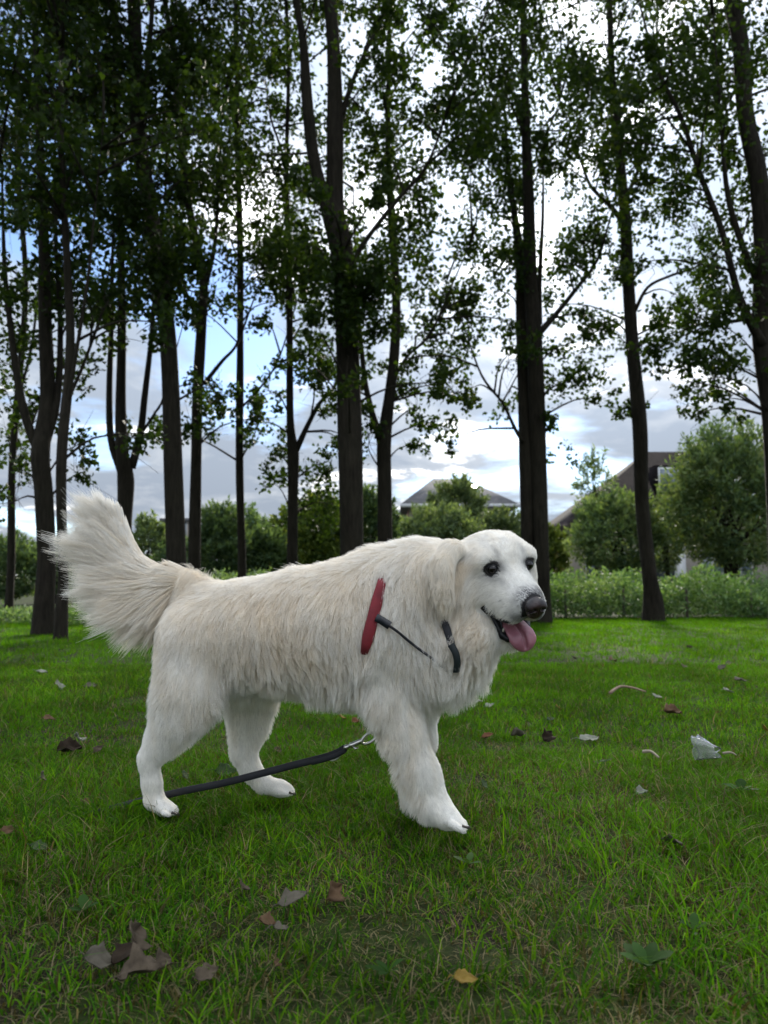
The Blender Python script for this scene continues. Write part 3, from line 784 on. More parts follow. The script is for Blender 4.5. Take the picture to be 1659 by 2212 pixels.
hm = NT('coat_hair').thin((.7, .6, .5), .46, .6, .10)
at_ = hm.attr('tint'); hm.L.new(at_, hm.b.inputs['Base Color'])
for nd in hm.N:
    if nd.type == 'BSDF_TRANSLUCENT': hm.L.new(at_, nd.inputs[0])
M_hair = hm.m
def hair_obj(name, S, cols, rad_root, rad_tip, parent, white_tip=.25, rt=1.0):
    rt = rt if np.isscalar(rt) else rt[:, None, None]
    n, k, _ = S.shape
    hc = bpy.data.hair_curves.new(name); hc.add_curves([k] * n)
    S = S - np.array(parent_world(parent))
    hc.attributes['position'].data.foreach_set('vector', S.astype(np.float32).ravel())
    rad = (rad_root + (rad_tip - rad_root) * np.linspace(0, 1, k)**1.5)[None].repeat(n, 0).astype(np.float32) if np.isscalar(rad_root) else (rad_root[:, None] + (rad_tip - rad_root[:, None]) * (np.linspace(0, 1, k)**1.5)[None]).astype(np.float32)
    ra = hc.attributes.get('radius') or hc.attributes.new('radius', 'FLOAT', 'POINT'); ra.data.foreach_set('value', rad.ravel())
    ca = hc.attributes.new('tint', 'FLOAT_COLOR', 'POINT')
    s = np.linspace(0, 1, k)[None, :, None]
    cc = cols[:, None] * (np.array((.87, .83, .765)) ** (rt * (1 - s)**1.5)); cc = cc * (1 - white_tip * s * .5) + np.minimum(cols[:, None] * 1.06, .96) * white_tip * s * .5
    c4 = np.ones((n, k, 4), np.float32); c4[..., :3] = cc; ca.data.foreach_set('color', c4.ravel())
    hc.materials.append(M_hair)
    o = bpy.data.objects.new(name, hc); COL.objects.link(o); o.parent = parent; return o
rr = np.clip(.00018 + cf[:, 3] * .0042, .0002, .00037)
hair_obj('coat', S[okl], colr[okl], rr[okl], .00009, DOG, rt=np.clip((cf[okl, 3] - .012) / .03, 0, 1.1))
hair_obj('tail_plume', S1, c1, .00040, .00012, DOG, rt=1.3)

# skin under the coat
vt = coat(BV); tn = np.clip(vt[:, 6], 0, 1)[:, None]; vc = (WHITE * (1 - tn) + TAN * tn) * .82
hv = (BV - H0) @ HM.T
jf = (hv[:, 0] + .050) * jc + (hv[:, 2] + .090) * js; ju = -(hv[:, 0] + .050) * js + (hv[:, 2] + .090) * jc
mouth = (jf > .012) & (jf < .15) & (ju > -.0045) & (ju < .034) & (np.abs(hv[:, 1]) < .036)
vc[mouth] = (.05, .018, .022)
nv_ = hv - np.array((.116, 0, -.050)); vc[(nv_[:, 0] > -.013) & (np.abs(nv_[:, 1]) < .027) & (np.abs(nv_[:, 2]) < .034)] = (.012, .011, .012)
for s in (1, -1): vc[np.linalg.norm(BV - EYE_C[s], axis=1) < .0195] = (.05, .045, .045)
sk = NT('skin_under_coat'); sk.set(Base_Color=sk.attr('tint'), Roughness=.8)
body = mesh_obj('body', BV, BF, sk.m, DOG, cols=vc)
# claws
for (u, v, Y, sp_, cnt) in ((1012, 1786, 1.668, .0225, 4), (384, 1757, 1.80, .0175, 4), (637, 1714, 1.94, .0180, 4)):
    for i in range(cnt):
        q = i - 1.5; a = at(u - 5 * abs(q), v - 2, Y + q * sp_ * 1.15); b_ = a + np.array((.004, 0, -.003)); c_ = a + np.array((.008, 0, -.008))
        a -= np.array((.006, 0, 0)); V, F = tube([a, b_, c_], [.0030, .0022, .0005], 6); mesh_obj('claw', V, F, M_claw, DOG)
# whiskers
wh = []
for s in (1,):
    for i in range(9):
        a = H(.045 + .012 * (i % 3), s * .038, -.050 - .010 * (i // 3)); d = HR * s * .8 + HF * random.uniform(-.1, .5) + HU * random.uniform(-.4, .1)
        L = random.uniform(.015, .028); wh.append([a + d * L * t - HU * L * .25 * t * t for t in np.linspace(0, 1, 6)])
hair_obj('whiskers', np.array(wh), np.full((len(wh), 3), .7), .00016, .00004, DOG)

LEASH = empty('dog_leash', at(480, 1700, 1.83)); tag(LEASH, 'black webbing leash with silver clasp trailing behind the dog on the grass', 'leash')
lp = smoothpath([at(*p) for p in ((150, 1768, 1.85), (205, 1757, 1.86), (262, 1742, 1.865), (310, 1729, 1.865), (400, 1708, 1.855), (480, 1692, 1.84), (560, 1672, 1.825), (640, 1651, 1.805), (700, 1636, 1.79), (728, 1626, 1.78), (746, 1615, 1.775))], 60)
V, F = band(lp, np.array((0, .25, 1.)) / 1.03, .0165, .0035, closed=False); mesh_obj('leash_strap', V, F, M_blackweb, LEASH, smooth=False)
V, F = band(lp[-16:] + np.array((0, -.0045, -.002)), np.array((0, .25, 1.)) / 1.03, .015, .0035, closed=False); mesh_obj('folded_strap_end', V, F, M_blackweb, LEASH, smooth=False)
cl_ = empty('clasp', at(768, 1604, 1.77)); cl_.parent = LEASH; cl_.location = Vector(at(768, 1604, 1.77)) - Vector(LEASH.location)
a, b_ = at(744, 1616, 1.775), at(784, 1599, 1.765); dr = (b_ - a)
V, F = tube([a, a + dr * .12, a + dr * .2, a + dr * .3, a + dr * .34, a + dr * .42, a + dr * .85, a + dr * .95, b_], [.0055, .0060, .0042, .0042, .0068, .0052, .0056, .0048, .004], 12); mesh_obj('swivel_bolt', V, F, M_steel, cl_)
ring = [at(785 + 14 + 17 * math.cos(t), 1595 - 9 * math.cos(t) + 11 * math.sin(t) - 2, 1.764) for t in np.linspace(0, 2 * math.pi, 26, endpoint=False)]
V, F = tube(ring, .0034, 8, closed=True); mesh_obj('hook', V, F, M_steel, cl_)
V, F = tube([at(763, 1612, 1.762), at(768, 1618, 1.758), at(774, 1614, 1.758)], [.003, .0028, .0025], 8); mesh_obj('thumb_lever', V, F, M_steel, cl_)
ring = [at(722 + 13 * math.cos(t), 1634 + 8 * math.sin(t) - 4 * math.cos(t), 1.783) for t in np.linspace(0, 2 * math.pi, 24, endpoint=False)]
V, F = tube(ring, .0018, 8, closed=True); mesh_obj('ring', V, F, M_steel, LEASH)
# ------------------------------------------------------------------ ground
def lawn_h(x, y):
    return .012 * np.sin(x * 1.3 + .5) * np.cos(y * .9) + .006 * np.sin(x * 4.1 + y * 2.7)
def build_ground():
    m = NT('lawn_soil'); c = m.coord()
    n1 = m.noise(2.2, 6, .6); n2 = m.noise(34, 5, .65); n3 = m.noise(.35, 3)
    green = m.ramp(n2, (.30, (.010, .014, .004)), (.55, (.026, .040, .008)), (.8, (.046, .066, .014)))
    soil = m.ramp(n2, (.3, (.008, .006, .005)), (.75, (.034, .026, .017)))
    m.set(Base_Color=m.mix(green, soil, m.ramp(n1, (.50, (0, 0, 0)), (.62, (1, 1, 1)))), Roughness=.95, Specular_IOR_Level=.1)
    m.bump(n2, .8, .02)
    xs = np.concatenate([np.linspace(-300, -8, 10), np.linspace(-7.5, 7.5, 90), np.linspace(8, 300, 10)])
    ys = np.concatenate([np.linspace(-40, -2, 6), np.linspace(-1.5, 14, 120), np.linspace(16, 420, 14)])
    X, Y = np.meshgrid(xs, ys, indexing='ij')
    near = np.clip(1 - np.maximum(np.abs(X) - 6, 0) / 2, 0, 1) * np.clip(1 - np.maximum(Y - 12, 0) / 2, 0, 1)
    V = np.stack([X, Y, lawn_h(X, Y) * near - .012], -1).reshape(-1, 3)
    ny = len(ys); F = np.array([(i * ny + j, (i + 1) * ny + j, (i + 1) * ny + j + 1, i * ny + j + 1) for i in range(len(xs) - 1) for j in range(ny - 1)])
    o = mesh_obj('ground', V, F, m.m); tag(o, kind='structure')
build_ground()

def blades(n, region, h, w, seed, seg, tuft=.6, straw=.03, patch=True, lean=.55):
    """Grass blades: region(r, n) gives root points; returns verts, faces, colours."""
    r = np.random.default_rng(seed)
    P = region(r, n)
    den = fnoise(P, 3.2, 91, 8) + .6 * fnoise(P, 9, 92, 8)
    keep = r.uniform(size=n) < np.clip(1 - .50 * np.clip(den - .25, 0, 1), .35, 1) if patch else np.ones(n, bool)
    P = P[keep]; den = den[keep]; n = len(P)
    nt = max(1, n // 22); tc = P[r.choice(n, nt, replace=False)]
    isT = r.uniform(size=n) < tuft; ti = r.integers(0, nt, n)
    off = r.normal(0, .024, (n, 2)); P = np.where(isT[:, None], tc[ti] + off, P)
    th = np.where(isT, np.arctan2(off[:, 1], off[:, 0]) + r.normal(0, .5, n), r.uniform(0, 6.283, n))
    tuh = np.exp(r.normal(0, .30, nt))[ti]
    H_ = h * np.where(isT, tuh, 1) * r.uniform(.45, 1.25, n) * (1 + .35 * fnoise(P, 2.4, 77, 6)) * np.clip(1 - (.50 if patch else .15) * np.clip(den, 0, 1.5), .32, 1)
    H_ = np.maximum(H_, h * .25)
    W_ = w * r.uniform(.6, 1.3, n); ln = np.abs(r.normal(lean, .28, n)) + .08
    st = r.uniform(size=n) < straw * (.6 + 6 * np.clip(den, 0, 1)); H_[st] *= 1.15; W_[st] *= .6; ln[st] *= 1.4
    D = np.stack([np.cos(th), np.sin(th)], 1); Sd = np.stack([-D[:, 1], D[:, 0]], 1)
    rot = r.normal(0, .7, n); Sd = Sd * np.cos(rot)[:, None] + D * np.sin(rot)[:, None]
    base = lawn_h(P[:, 0], P[:, 1]) - .014
    V = []; k = seg
    for i in range(k + 1):
        t = i / k; fw = (1 - t**2.2) if i < k else 0
        hor = ln * H_ * (t**1.9); ver = H_ * (t - .32 * np.minimum(ln, 1.6) * t * t)
        cx = P + D * hor[:, None]; z = base + ver
        if i < k:
            wv = (W_ * (.75 + .25 * math.sin(t * 3.1)) * fw)[:, None] * .5 * Sd
            V.append(np.column_stack([cx - wv, z])); V.append(np.column_stack([cx + wv, z]))
        else: V.append(np.column_stack([cx, z]))
    nv = 2 * k + 1; V = np.stack(V, 1).reshape(-1, 3)
    b = (np.arange(n) * nv)[:, None]
    Q = np.concatenate([b + np.array([[2 * i, 2 * i + 1, 2 * i + 3, 2 * i + 2]]) for i in range(k - 1)]) if k > 1 else np.zeros((0, 4), int)
    T = b + np.array([[2 * k - 2, 2 * k - 1, 2 * k]])
    pal = np.array(((.0597, .1680, .0045), (.0843, .2160, .0054), (.0386, .1248, .0054), (.1159, .2447, .0065), (.0316, .1008, .0065)))
    ci = np.clip(((fnoise(P, 1.7, 61, 6) + 1) * 1.6 + r.normal(0, .9, n)).astype(int), 0, 4)
    C = pal[ci] * r.uniform(.65, 1.25, (n, 1)) * (1 + .26 * fnoise(P, 4, 63, 8) + .22 * fnoise(P, 11, 64, 8))[:, None]; C[st] = np.array((.28, .23, .13)) * r.uniform(.5, 1.15, (st.sum(), 1))
    br = (~st) & (r.uniform(size=n) < (.12 + .25 * np.clip(den, 0, 1) if patch else .05)); C[br] = np.array((.085, .075, .026)) * r.uniform(.6, 1.1, (br.sum(), 1))
    return V, Q, T, np.repeat(C, nv, 0)
def wedge(y0, y1, mx=.62, pad=.35, pw=1.0):
    def f(r, n):
        out = np.zeros((0, 2))
        while len(out) < n:
            y = y0 + (y1 - y0) * r.uniform(size=2 * n)**pw; x = r.uniform(-1, 1, 2 * n) * (mx * y1 + pad)
            k = np.abs(x) < mx * y + pad; out = np.concatenate([out, np.column_stack([x, y])[k]])
        return out[:n]
    return f
gm = NT('grass_blade').thin((.05, .1, .02), .45, .6, .06)
ga = gm.attr('tint'); gm.L.new(ga, gm.b.inputs['Base Color'])
tcol = gm.mix(ga, (1.35, 1.25, .7), 1.0, 'MULTIPLY')
for nd in gm.N:
    if nd.type == 'BSDF_TRANSLUCENT': gm.L.new(tcol, nd.inputs[0])
M_grass = gm.m
KEEP_OUT = []     # things lying on the lawn; blades do not grow through them
def build_grass():
    sets = [blades(120000, wedge(.80, 2.6, .57, .30), .045, .0034, 1, 3, straw=.060, lean=.7),
            blades(165000, wedge(2.4, 5.4, .56, .40, .9), .038, .0040, 2, 2, straw=.045, lean=.65),
            blades(240000, wedge(4.8, 13.2, .56, .6, .85), .042, .0085, 3, 1, straw=.003, lean=.4, patch=False),
            blades(34000, wedge(.80, 3.0, .57, .30), .022, .0022, 5, 2, straw=.55, patch=False, tuft=.1, lean=1.5),
            blades(16000, wedge(.75, 3.5, .9, .9), .050, .0036, 4, 3)]
    for i, (u, v, n, sx) in enumerate(((992, 1794, 260, .040), (915, 1760, 160, .03), (352, 1760, 220, .035), (610, 1724, 150, .040), (270, 1752, 120, .05), (300, 1748, 90, .04))):
        g = ground_at(u, v)
        sets.append(blades(n, lambda r, k, g=g, sx=sx: np.column_stack([g[0] + r.normal(0, sx, k), g[1] - .050 + r.normal(0, .014, k)]), .058, .0032, 40 + i, 3, tuft=.2, straw=.06, patch=False, lean=.4))
    Vs, Qs, Ts, Cs, o = [], [], [], [], 0
    for V, Q, T, C in sets:
        Vs.append(V); Qs.append(Q + o); Ts.append(T + o); Cs.append(C); o += len(V)
    V = np.concatenate(Vs); C = np.concatenate(Cs); Q = np.concatenate(Qs); T = np.concatenate(Ts)
    for (x, y, rad, zmax) in KEEP_OUT:
        m = ((V[:, 0] - x)**2 + (V[:, 1] - y)**2 < rad * rad) & (V[:, 2] > zmax); V[m, 2] = zmax + (V[m, 2] - zmax) * .12
    g = mesh_obj('grass', V, [Q, T], M_grass, cols=C)
    tag(g, 'rough green lawn grass with dry straw blades between', 'grass', kind='stuff')

# ------------------------------------------------------------------ trees
bk = NT('poplar_bark'); bc = bk.coord()
b1 = bk.noise(9, 6, .65, sc=(3.2, 3.2, .5)); b2 = bk.noise(2.2, 4, .6)
bk.set(Base_Color=bk.mix(bk.ramp(b1, (.32, (.007, .0055, .004)), (.68, (.036, .030, .023))), bk.ramp(b2, (.35, (.012, .010, .007)), (.7, (.032, .031, .019))), .4), Roughness=.95, Specular_IOR_Level=.15).bump(b1, 1.0, .03)
M_bark = bk.m
def leaf_mat(name, trans=.35):
    lm = NT(name).thin((.04, .08, .02), trans, .55, .12); la = lm.attr('tint'); lm.L.new(la, lm.b.inputs['Base Color'])
    tc_ = lm.mix(la, (1.9, 1.8, .7), 1.0, 'MULTIPLY')
    for nd in lm.N:
        if nd.type == 'BSDF_TRANSLUCENT': lm.L.new(tc_, nd.inputs[0])
    return lm.m
M_leaf = leaf_mat('poplar_leaf', .45); M_willow = leaf_mat('willow_leaf', .30)
def leaves(P, L, W, C, r, droop=.4, outw=None):
    """Folded four-cornered leaves at P."""
    n = len(P); d = r.normal(size=(n, 3)); d[:, 2] -= droop
    if outw is not None: d += outw
    d /= np.linalg.norm(d, axis=1, keepdims=True)
    q = r.normal(size=(n, 3)); s = np.cross(d, q); s /= np.linalg.norm(s, axis=1, keepdims=True); nn = np.cross(s, d)
    l = (L * r.uniform(.65, 1.25, n))[:, None]; w = (W * r.uniform(.65, 1.25, n))[:, None]
    V = np.stack([P, P + d * l * .42 + s * w * .5 + nn * w * .16, P + d * l, P + d * l * .42 - s * w * .5 + nn * w * .16], 1).reshape(-1, 3)
    b = (np.arange(n) * 4)[:, None]
    F = np.concatenate([b + np.array([[0, 1, 2]]), b + np.array([[0, 2, 3]])])
    return V, F, np.repeat(C, 4, 0)
def limb_mesh(pts, rad, n=10, seed=0, n_path=24, lumps=.08):
    P = smoothpath(pts, n_path); m = len(P)
    rr = np.interp(np.linspace(0, 1, m), np.linspace(0, 1, len(rad)), rad)
    V, F = tube(P, rr, n)
    r = np.random.default_rng(seed); nz = fnoise(V * np.array((5, 5, 1.6)), 1.1, seed, 8)
    C = np.concatenate([np.repeat(P, n, 0), P[:1], P[-1:]]); V = C + (V - C) * (1 + lumps * nz)[:, None]
    return V, F, P, rr
def join(parts):
    Vs, Fs, o = [], {}, 0
    for V, F in parts:
        for f in F: Fs.setdefault(f.shape[1], []).append(f + o)
        Vs.append(V); o += len(V)
    return np.concatenate(Vs), [np.concatenate(f) for f in Fs.values()]
PAL = np.array(((.0158, .0317, .0065), (.0230, .0446, .0079), (.0130, .0274, .0072), (.0360, .0576, .0101), (.0562, .0756, .0122)))
NLEAF = [0]
def poplar(label, Y, trunk, limbs=(), clumps=(), auto=60, base_v=None, crown=(2.6, 11.5), spread=1.35, seed=0, per=95, leafc=1.0, flare=1.35, low=8, leafm=1.0):
    """trunk: (u, v, width px) from the ground up; limbs: lists of the same; clumps: (u, v, dY, radius m, leaves)."""
    r = np.random.default_rng(1000 + seed)
    gx = at(trunk[0][0], 1300, Y)[0]
    T = empty('poplar_tree', (gx, Y, 0)); tag(T, label, 'tree', 'poplar trees along the lawn')
    pts = [np.array((gx, Y, -.05))]; rad = [px(trunk[0][2], Y) * .5 * flare]
    pts.append(np.array((gx, Y, .35))); rad.append(px(trunk[0][2], Y) * .54)
    for (u, v, w) in trunk[1:]:
        p = at(u, v, Y); p[1] += r.normal(0, .05); pts.append(p); rad.append(px(w, Y) * .5)
    # above the picture the trunk goes on to its top
    d = pts[-1] - pts[-2]; d /= np.linalg.norm(d); z = pts[-1][2]; top = crown[1]
    while z < top:
        step = min(1.6, top - z + .05); pts.append(pts[-1] + d * step + np.array((r.normal(0, .06), r.normal(0, .06), 0))); z = pts[-1][2]
        rad.append(max(rad[-1] * .80, .012))
    V, F, TP_, TR_ = limb_mesh(pts, rad, 12, seed, 60)
    mesh_obj('trunk', V, F, M_bark, T)
    host = [TP_[TP_[:, 2] > 1.4]]
    for li, lb in enumerate(limbs):
        dy = r.choice((-1, 1)) * r.uniform(.15, .5); lp_ = []
        for i, (u, v, w) in enumerate(lb): lp_.append(at(u, v, Y + dy * i / len(lb)))
        dd = lp_[-1] - lp_[-2]; dd /= np.linalg.norm(dd); rl = [px(w, Y) * .5 for _, _, w in lb]
        for _ in range(2): lp_.append(lp_[-1] + (dd * .6 + np.array((0, 0, .55))) * .7); rl.append(max(rl[-1] * .55, .006))
        V, F, LP_, _ = limb_mesh(lp_, rl, 8, seed * 10 + li, 26)
        mesh_obj('limb', V, F, M_bark, T); host.append(LP_[3:])
    host = np.concatenate(host)
    cs = []
    for i in range(int(auto * .62)):
        z = crown[0] + (crown[1] - crown[0]) * r.uniform()**.72; hz = host[np.argmin(np.abs(host[:, 2] - z) + r.uniform(0, .9, len(host)))]
        a = r.uniform(0, 6.283); f = (z - crown[0]) / (crown[1] - crown[0]); sp = spread * (.45 + .9 * math.sin(math.pi * min(f * .8 + .16, 1))) * math.sqrt(r.uniform(.08, 1))
        cs.append((hz + np.array((math.cos(a) * sp, math.sin(a) * sp, r.uniform(-.1, .5))), r.uniform(.32, .58), int(per * 2.35 * leafm * r.uniform(.5, 1.4))))
    for (u, v, dY, rd, nl) in clumps: cs.append((at(u, v, Y + dY), rd * 1.06, int(nl * 2.7 * leafm)))
    for i in range(low):
        z = crown[0] * r.uniform(.50, 1.0); hz = host[np.argmin(np.abs(host[:, 2] - z - .3) + r.uniform(0, .6, len(host)))]
        a = r.uniform(0, 6.283); sp = spread * r.uniform(.35, 1.05); cs.append((hz + np.array((math.cos(a) * sp, math.sin(a) * sp, z - hz[2])), r.uniform(.22, .38), int(r.uniform(70, 150))))
    LV, tw = [], []
    for c, rd, nl in cs:
        j = np.argmin(np.linalg.norm(host - c - np.array((0, 0, -.5 * rd - .25)), axis=1)); h = host[j]
        mid = (h + c) / 2 + np.array((r.normal(0, .06), r.normal(0, .06), .10))
        V, F = tube(smoothpath([h, mid, c], 6), np.linspace(.014 + .004 * np.linalg.norm(c - h), .004, 7), 4); tw.append((V, F))
        for _ in range(5):
            e = c + r.normal(0, rd * .6, 3); V, F = tube(np.array([mid * .3 + c * .7, (mid + c + e) / 3 + r.normal(0, .03, 3), e]), [.005, .004, .002], 3); tw.append((V, F))
        sub = c + r.normal(0, rd * .46, (max(3, nl // 30), 3)); k = r.integers(0, len(sub), nl)
        LV.append(sub[k] + r.normal(0, rd * .18, (nl, 3)))
    if LV:
        P = np.concatenate(LV); n = len(P); NLEAF[0] += n
        ci = np.clip((1.4 + fnoise(P, 1.6, seed + 5) + r.normal(0, .9, n)).astype(int), 0, 4)
        C = PAL[ci] * leafc * r.uniform(.8, 1.25, (n, 1))
        V, F, C = leaves(P, .074, .066, C, r)
        V2, F2 = join(tw); tag(mesh_obj('branches', V2, F2, M_bark, T), kind='stuff')
        mesh_obj('crown', V, F, M_leaf, T, smooth=False, cols=C)
    return T

poplar('dark forked poplar at the lawn\'s left end, several limbs from a low crotch', 8.6,
       [(96, 1370, 42), (97, 1200, 38), (95, 1060, 38), (92, 980, 40), (98, 860, 30), (104, 700, 26), (96, 520, 22), (85, 300, 18), (80, 100, 14)],
       [[(88, 985, 24), (58, 910, 20), (38, 820, 17), (22, 700, 14), (10, 580, 11)], [(98, 960, 20), (124, 860, 15), (130, 700, 12), (120, 520, 10)], [(130, 900, 10), (175, 800, 8), (205, 720, 7), (218, 680, 5)]],
       [(20, 640, 0, .4, 180), (30, 1010, .3, .35, 90), (170, 960, .5, .35, 70), (40, 880, .4, .35, 90), (180, 1020, .2, .22, 40), (50, 760, .3, .4, 130), (140, 640, .2, .4, 150), (20, 1090, .8, .3, 60)], auto=105, crown=(3.7, 9.5), spread=1.2, seed=1, per=110, low=3, leafm=.72)
poplar('thin straight poplar standing just in front of the forked one at the left', 7.75,
       [(134, 1382, 25), (136, 1240, 22), (140, 1000, 23), (146, 760, 20), (144, 560, 17), (136, 300, 14), (130, 60, 11)],
       [[(142, 900, 10), (165, 760, 8), (190, 600, 7)]], [(200, 540, .2, .35, 120), (60, 420, -.2, .5, 200), (190, 330, 0, .5, 200), (100, 250, 0, .5, 200), (40, 120, 0, .5, 200), (170, 100, 0, .5, 180)], auto=65, crown=(4.1, 9), spread=1.0, seed=2, per=105, low=2, leafm=.75)
poplar('poplar behind the raised tail that splits into three upright limbs', 10.0,
       [(272, 1345, 36), (271, 1150, 33), (272, 1040, 35), (268, 980, 26), (262, 880, 22), (263, 740, 19), (258, 560, 16), (250, 330, 13), (246, 120, 10)],
       [[(262, 1020, 18), (240, 950, 15), (236, 850, 13), (240, 720, 11), (242, 600, 9)], [(284, 1010, 20), (303, 940, 17), (312, 860, 15), (326, 740, 11), (332, 660, 9), (345, 560, 7)], [(310, 930, 6), (336, 890, 5), (350, 866, 4)]],
       [(230, 300, 0, .5, 180), (300, 560, 0, .45, 170), (215, 640, .2, .4, 120), (330, 480, .2, .5, 190), (250, 500, 0, .5, 200), (370, 470, .4, .5, 170), (260, 640, .2, .4, 150), (310, 620, .1, .35, 110)], auto=70, crown=(4.8, 10.5), spread=1.2, seed=3, per=105, low=3, leafm=.8)
poplar('stout poplar with a straight bare lower trunk rising above the dog\'s rump', 9.4,
       [(382, 1360, 46), (381, 1200, 43), (374, 1000, 40), (366, 800, 38), (358, 690, 37), (338, 540, 36), (316, 420, 35), (300, 300, 33), (294, 150, 31), (287, 0, 29)],
       [[(300, 270, 18), (318, 150, 14), (330, 0, 11)]],
       [(355, 560, -.4, .45, 220), (320, 480, -.4, .5, 240), (390, 600, -.3, .4, 170), (280, 430, -.5, .45, 200), (400, 520, -.4, .4, 150), (345, 660, -.3, .3, 120), (200, 180, 0, .5, 170), (380, 250, .2, .4, 130)], auto=85, crown=(5.0, 11), spread=1.3, seed=4, per=105, low=3, leafm=.85)
poplar('slim dark poplar beside the stout trunk above the dog\'s rump, forking high up', 11.0,
       [(420, 1347, 27), (421, 1200, 26), (424, 1000, 24), (428, 850, 24), (436, 700, 23), (438, 600, 20), (415, 480, 17), (396, 360, 16), (388, 220, 14), (368, 60, 12)],
       [[(440, 830, 10), (480, 780, 8), (512, 742, 6)], [(430, 690, 14), (405, 640, 10), (384, 600, 8)], [(440, 630, 14), (462, 540, 10), (470, 440, 8)]],
       [(470, 640, .2, .45, 140), (560, 900, .3, .35, 60), (480, 850, .4, .3, 60), (450, 330, 0, .5, 170), (490, 150, 0, .5, 160), (470, 930, .5, .3, 50), (430, 180, .3, .5, 150)], auto=70, crown=(5.0, 11.5), spread=1.2, seed=5, per=100, low=4, leafm=.85)
poplar('very slender pole-straight poplar over the middle of the dog\'s back', 12.0,
       [(521, 1340, 19), (521, 1200, 18), (520, 1000, 17), (518, 700, 16), (516, 500, 15), (512, 300, 13), (510, 100, 11)],
       [[(522, 880, 6), (560, 840, 5), (600, 780, 4)]], [(540, 400, 0, .5, 150), (500, 240, 0, .5, 150), (560, 120, 0, .5, 150), (590, 560, .2, .45, 150), (600, 650, .2, .4, 120)], auto=60, crown=(5.2, 12), spread=1.15, seed=6, per=100)
poplar('slim poplar with a low side fork to the right, over the dog\'s back', 11.4,
       [(632, 1344, 25), (632, 1200, 23), (634, 1060, 22), (633, 980, 26), (626, 900, 16), (625, 700, 15), (622, 500, 13), (620, 350, 10)],
       [[(640, 972, 14), (664, 920, 11), (690, 872, 10), (722, 836, 8), (735, 780, 6)], [(620, 360, 7), (600, 300, 6), (584, 250, 5)]],
       [(690, 790, .2, .35, 80), (600, 1050, .3, .35, 55), (680, 1060, .5, .4, 80), (700, 1000, .5, .35, 60), (590, 980, .4, .3, 45), (570, 840, .4, .35, 60), (660, 1110, .8, .4, 100), (720, 1090, .8, .4, 90), (610, 600, .1, .45, 170), (640, 520, 0, .45, 160)], auto=55, crown=(4.8, 11), spread=1.2, seed=7, per=100)
poplar('thickest poplar, stout trunk dividing into two big limbs high above the dog', 9.6,
       [(762, 1357, 54), (760, 1200, 52), (757, 1000, 50), (752, 800, 50), (745, 640, 50), (738, 540, 50), (724, 440, 40), (724, 300, 37), (722, 150, 32), (712, 0, 28)],
       [[(728, 540, 32), (700, 430, 28), (676, 330, 25), (662, 200, 22), (655, 90, 18), (640, 0, 15)], [(735, 260, 16), (764, 170, 12), (800, 90, 10), (835, 20, 8)], [(742, 600, 14), (790, 520, 11), (860, 430, 10), (920, 360, 7)]],
       [(740, 690, -.5, .35, 170), (775, 610, -.5, .4, 200), (720, 600, -.5, .4, 180), (690, 540, -.3, .45, 190), (640, 570, -.2, .4, 150), (820, 640, -.3, .4, 170), (850, 560, -.2, .45, 170), (800, 700, -.2, .3, 100), (880, 470, 0, .5, 170), (930, 400, .1, .5, 160), (960, 330, .1, .45, 140), (600, 470, .2, .35, 90), (830, 330, .3, .4, 90), (880, 260, .3, .35, 70)], auto=60, crown=(5.4, 11), spread=1.4, seed=8, per=105)
poplar('poplar with a Y-shaped crotch low down, just behind the dog\'s shoulders', 11.0,
       [(832, 1347, 34), (832, 1200, 32), (831, 1050, 32), (830, 950, 34), (842, 850, 25), (852, 760, 22), (856, 640, 19), (845, 450, 16), (838, 300, 13), (840, 150, 11)],
       [[(822, 950, 18), (803, 890, 14), (788, 820, 12), (780, 740, 10), (772, 640, 8)], [(850, 820, 9), (880, 770, 7), (930, 720, 6)]],
       [(930, 720, .2, .45, 170), (970, 650, .2, .45, 190), (1000, 740, .3, .4, 130), (900, 620, .2, .45, 180), (960, 830, .3, .35, 80), (910, 880, .4, .35, 80), (1010, 850, .3, .3, 60), (900, 960, .5, .25, 40), (960, 920, .5, .22, 30), (870, 830, .4, .35, 80), (1020, 660, .3, .4, 130)], auto=45, crown=(5.0, 11), spread=1.2, seed=9, per=100)
poplar('twin-stemmed poplar behind the dog\'s head, two trunks grown close together', 11.3,
       [(1172, 1345, 36), (1168, 1200, 32), (1164, 1000, 33), (1158, 850, 36), (1152, 720, 34), (1146, 600, 33), (1140, 450, 26), (1137, 300, 22), (1135, 150, 18), (1128, 0, 15)],
       [[(1146, 1345, 36), (1142, 1200, 32), (1138, 1000, 31), (1132, 850, 30), (1128, 700, 30), (1124, 560, 24), (1112, 470, 16), (1100, 380, 12)], [(1164, 720, 16), (1200, 680, 12), (1240, 630, 10), (1290, 562, 7)], [(1130, 955, 9), (1112, 925, 8), (1085, 870, 6), (1040, 810, 5)], [(1165, 700, 14), (1166, 600, 10), (1172, 480, 8)]],
       [(1240, 740, 0, .4, 130), (1210, 830, .1, .35, 100), (1270, 820, 0, .35, 90), (1200, 900, .1, .25, 45), (1290, 700, 0, .35, 90), (1240, 560, .1, .45, 150), (1300, 500, .1, .4, 120), (1060, 300, 0, .55, 260), (1100, 180, 0, .55, 280), (1040, 90, 0, .55, 240), (1160, 60, 0, .5, 220), (1080, 420, 0, .5, 200), (1020, 520, .1, .45, 170), (1100, 560, -.3, .4, 150), (1180, 300, .1, .45, 160), (1060, 620, .2, .4, 130), (1000, 250, .2, .4, 120), (1300, 860, .1, .2, 30)], auto=60, crown=(5.4, 12), spread=1.3, seed=10, per=110)
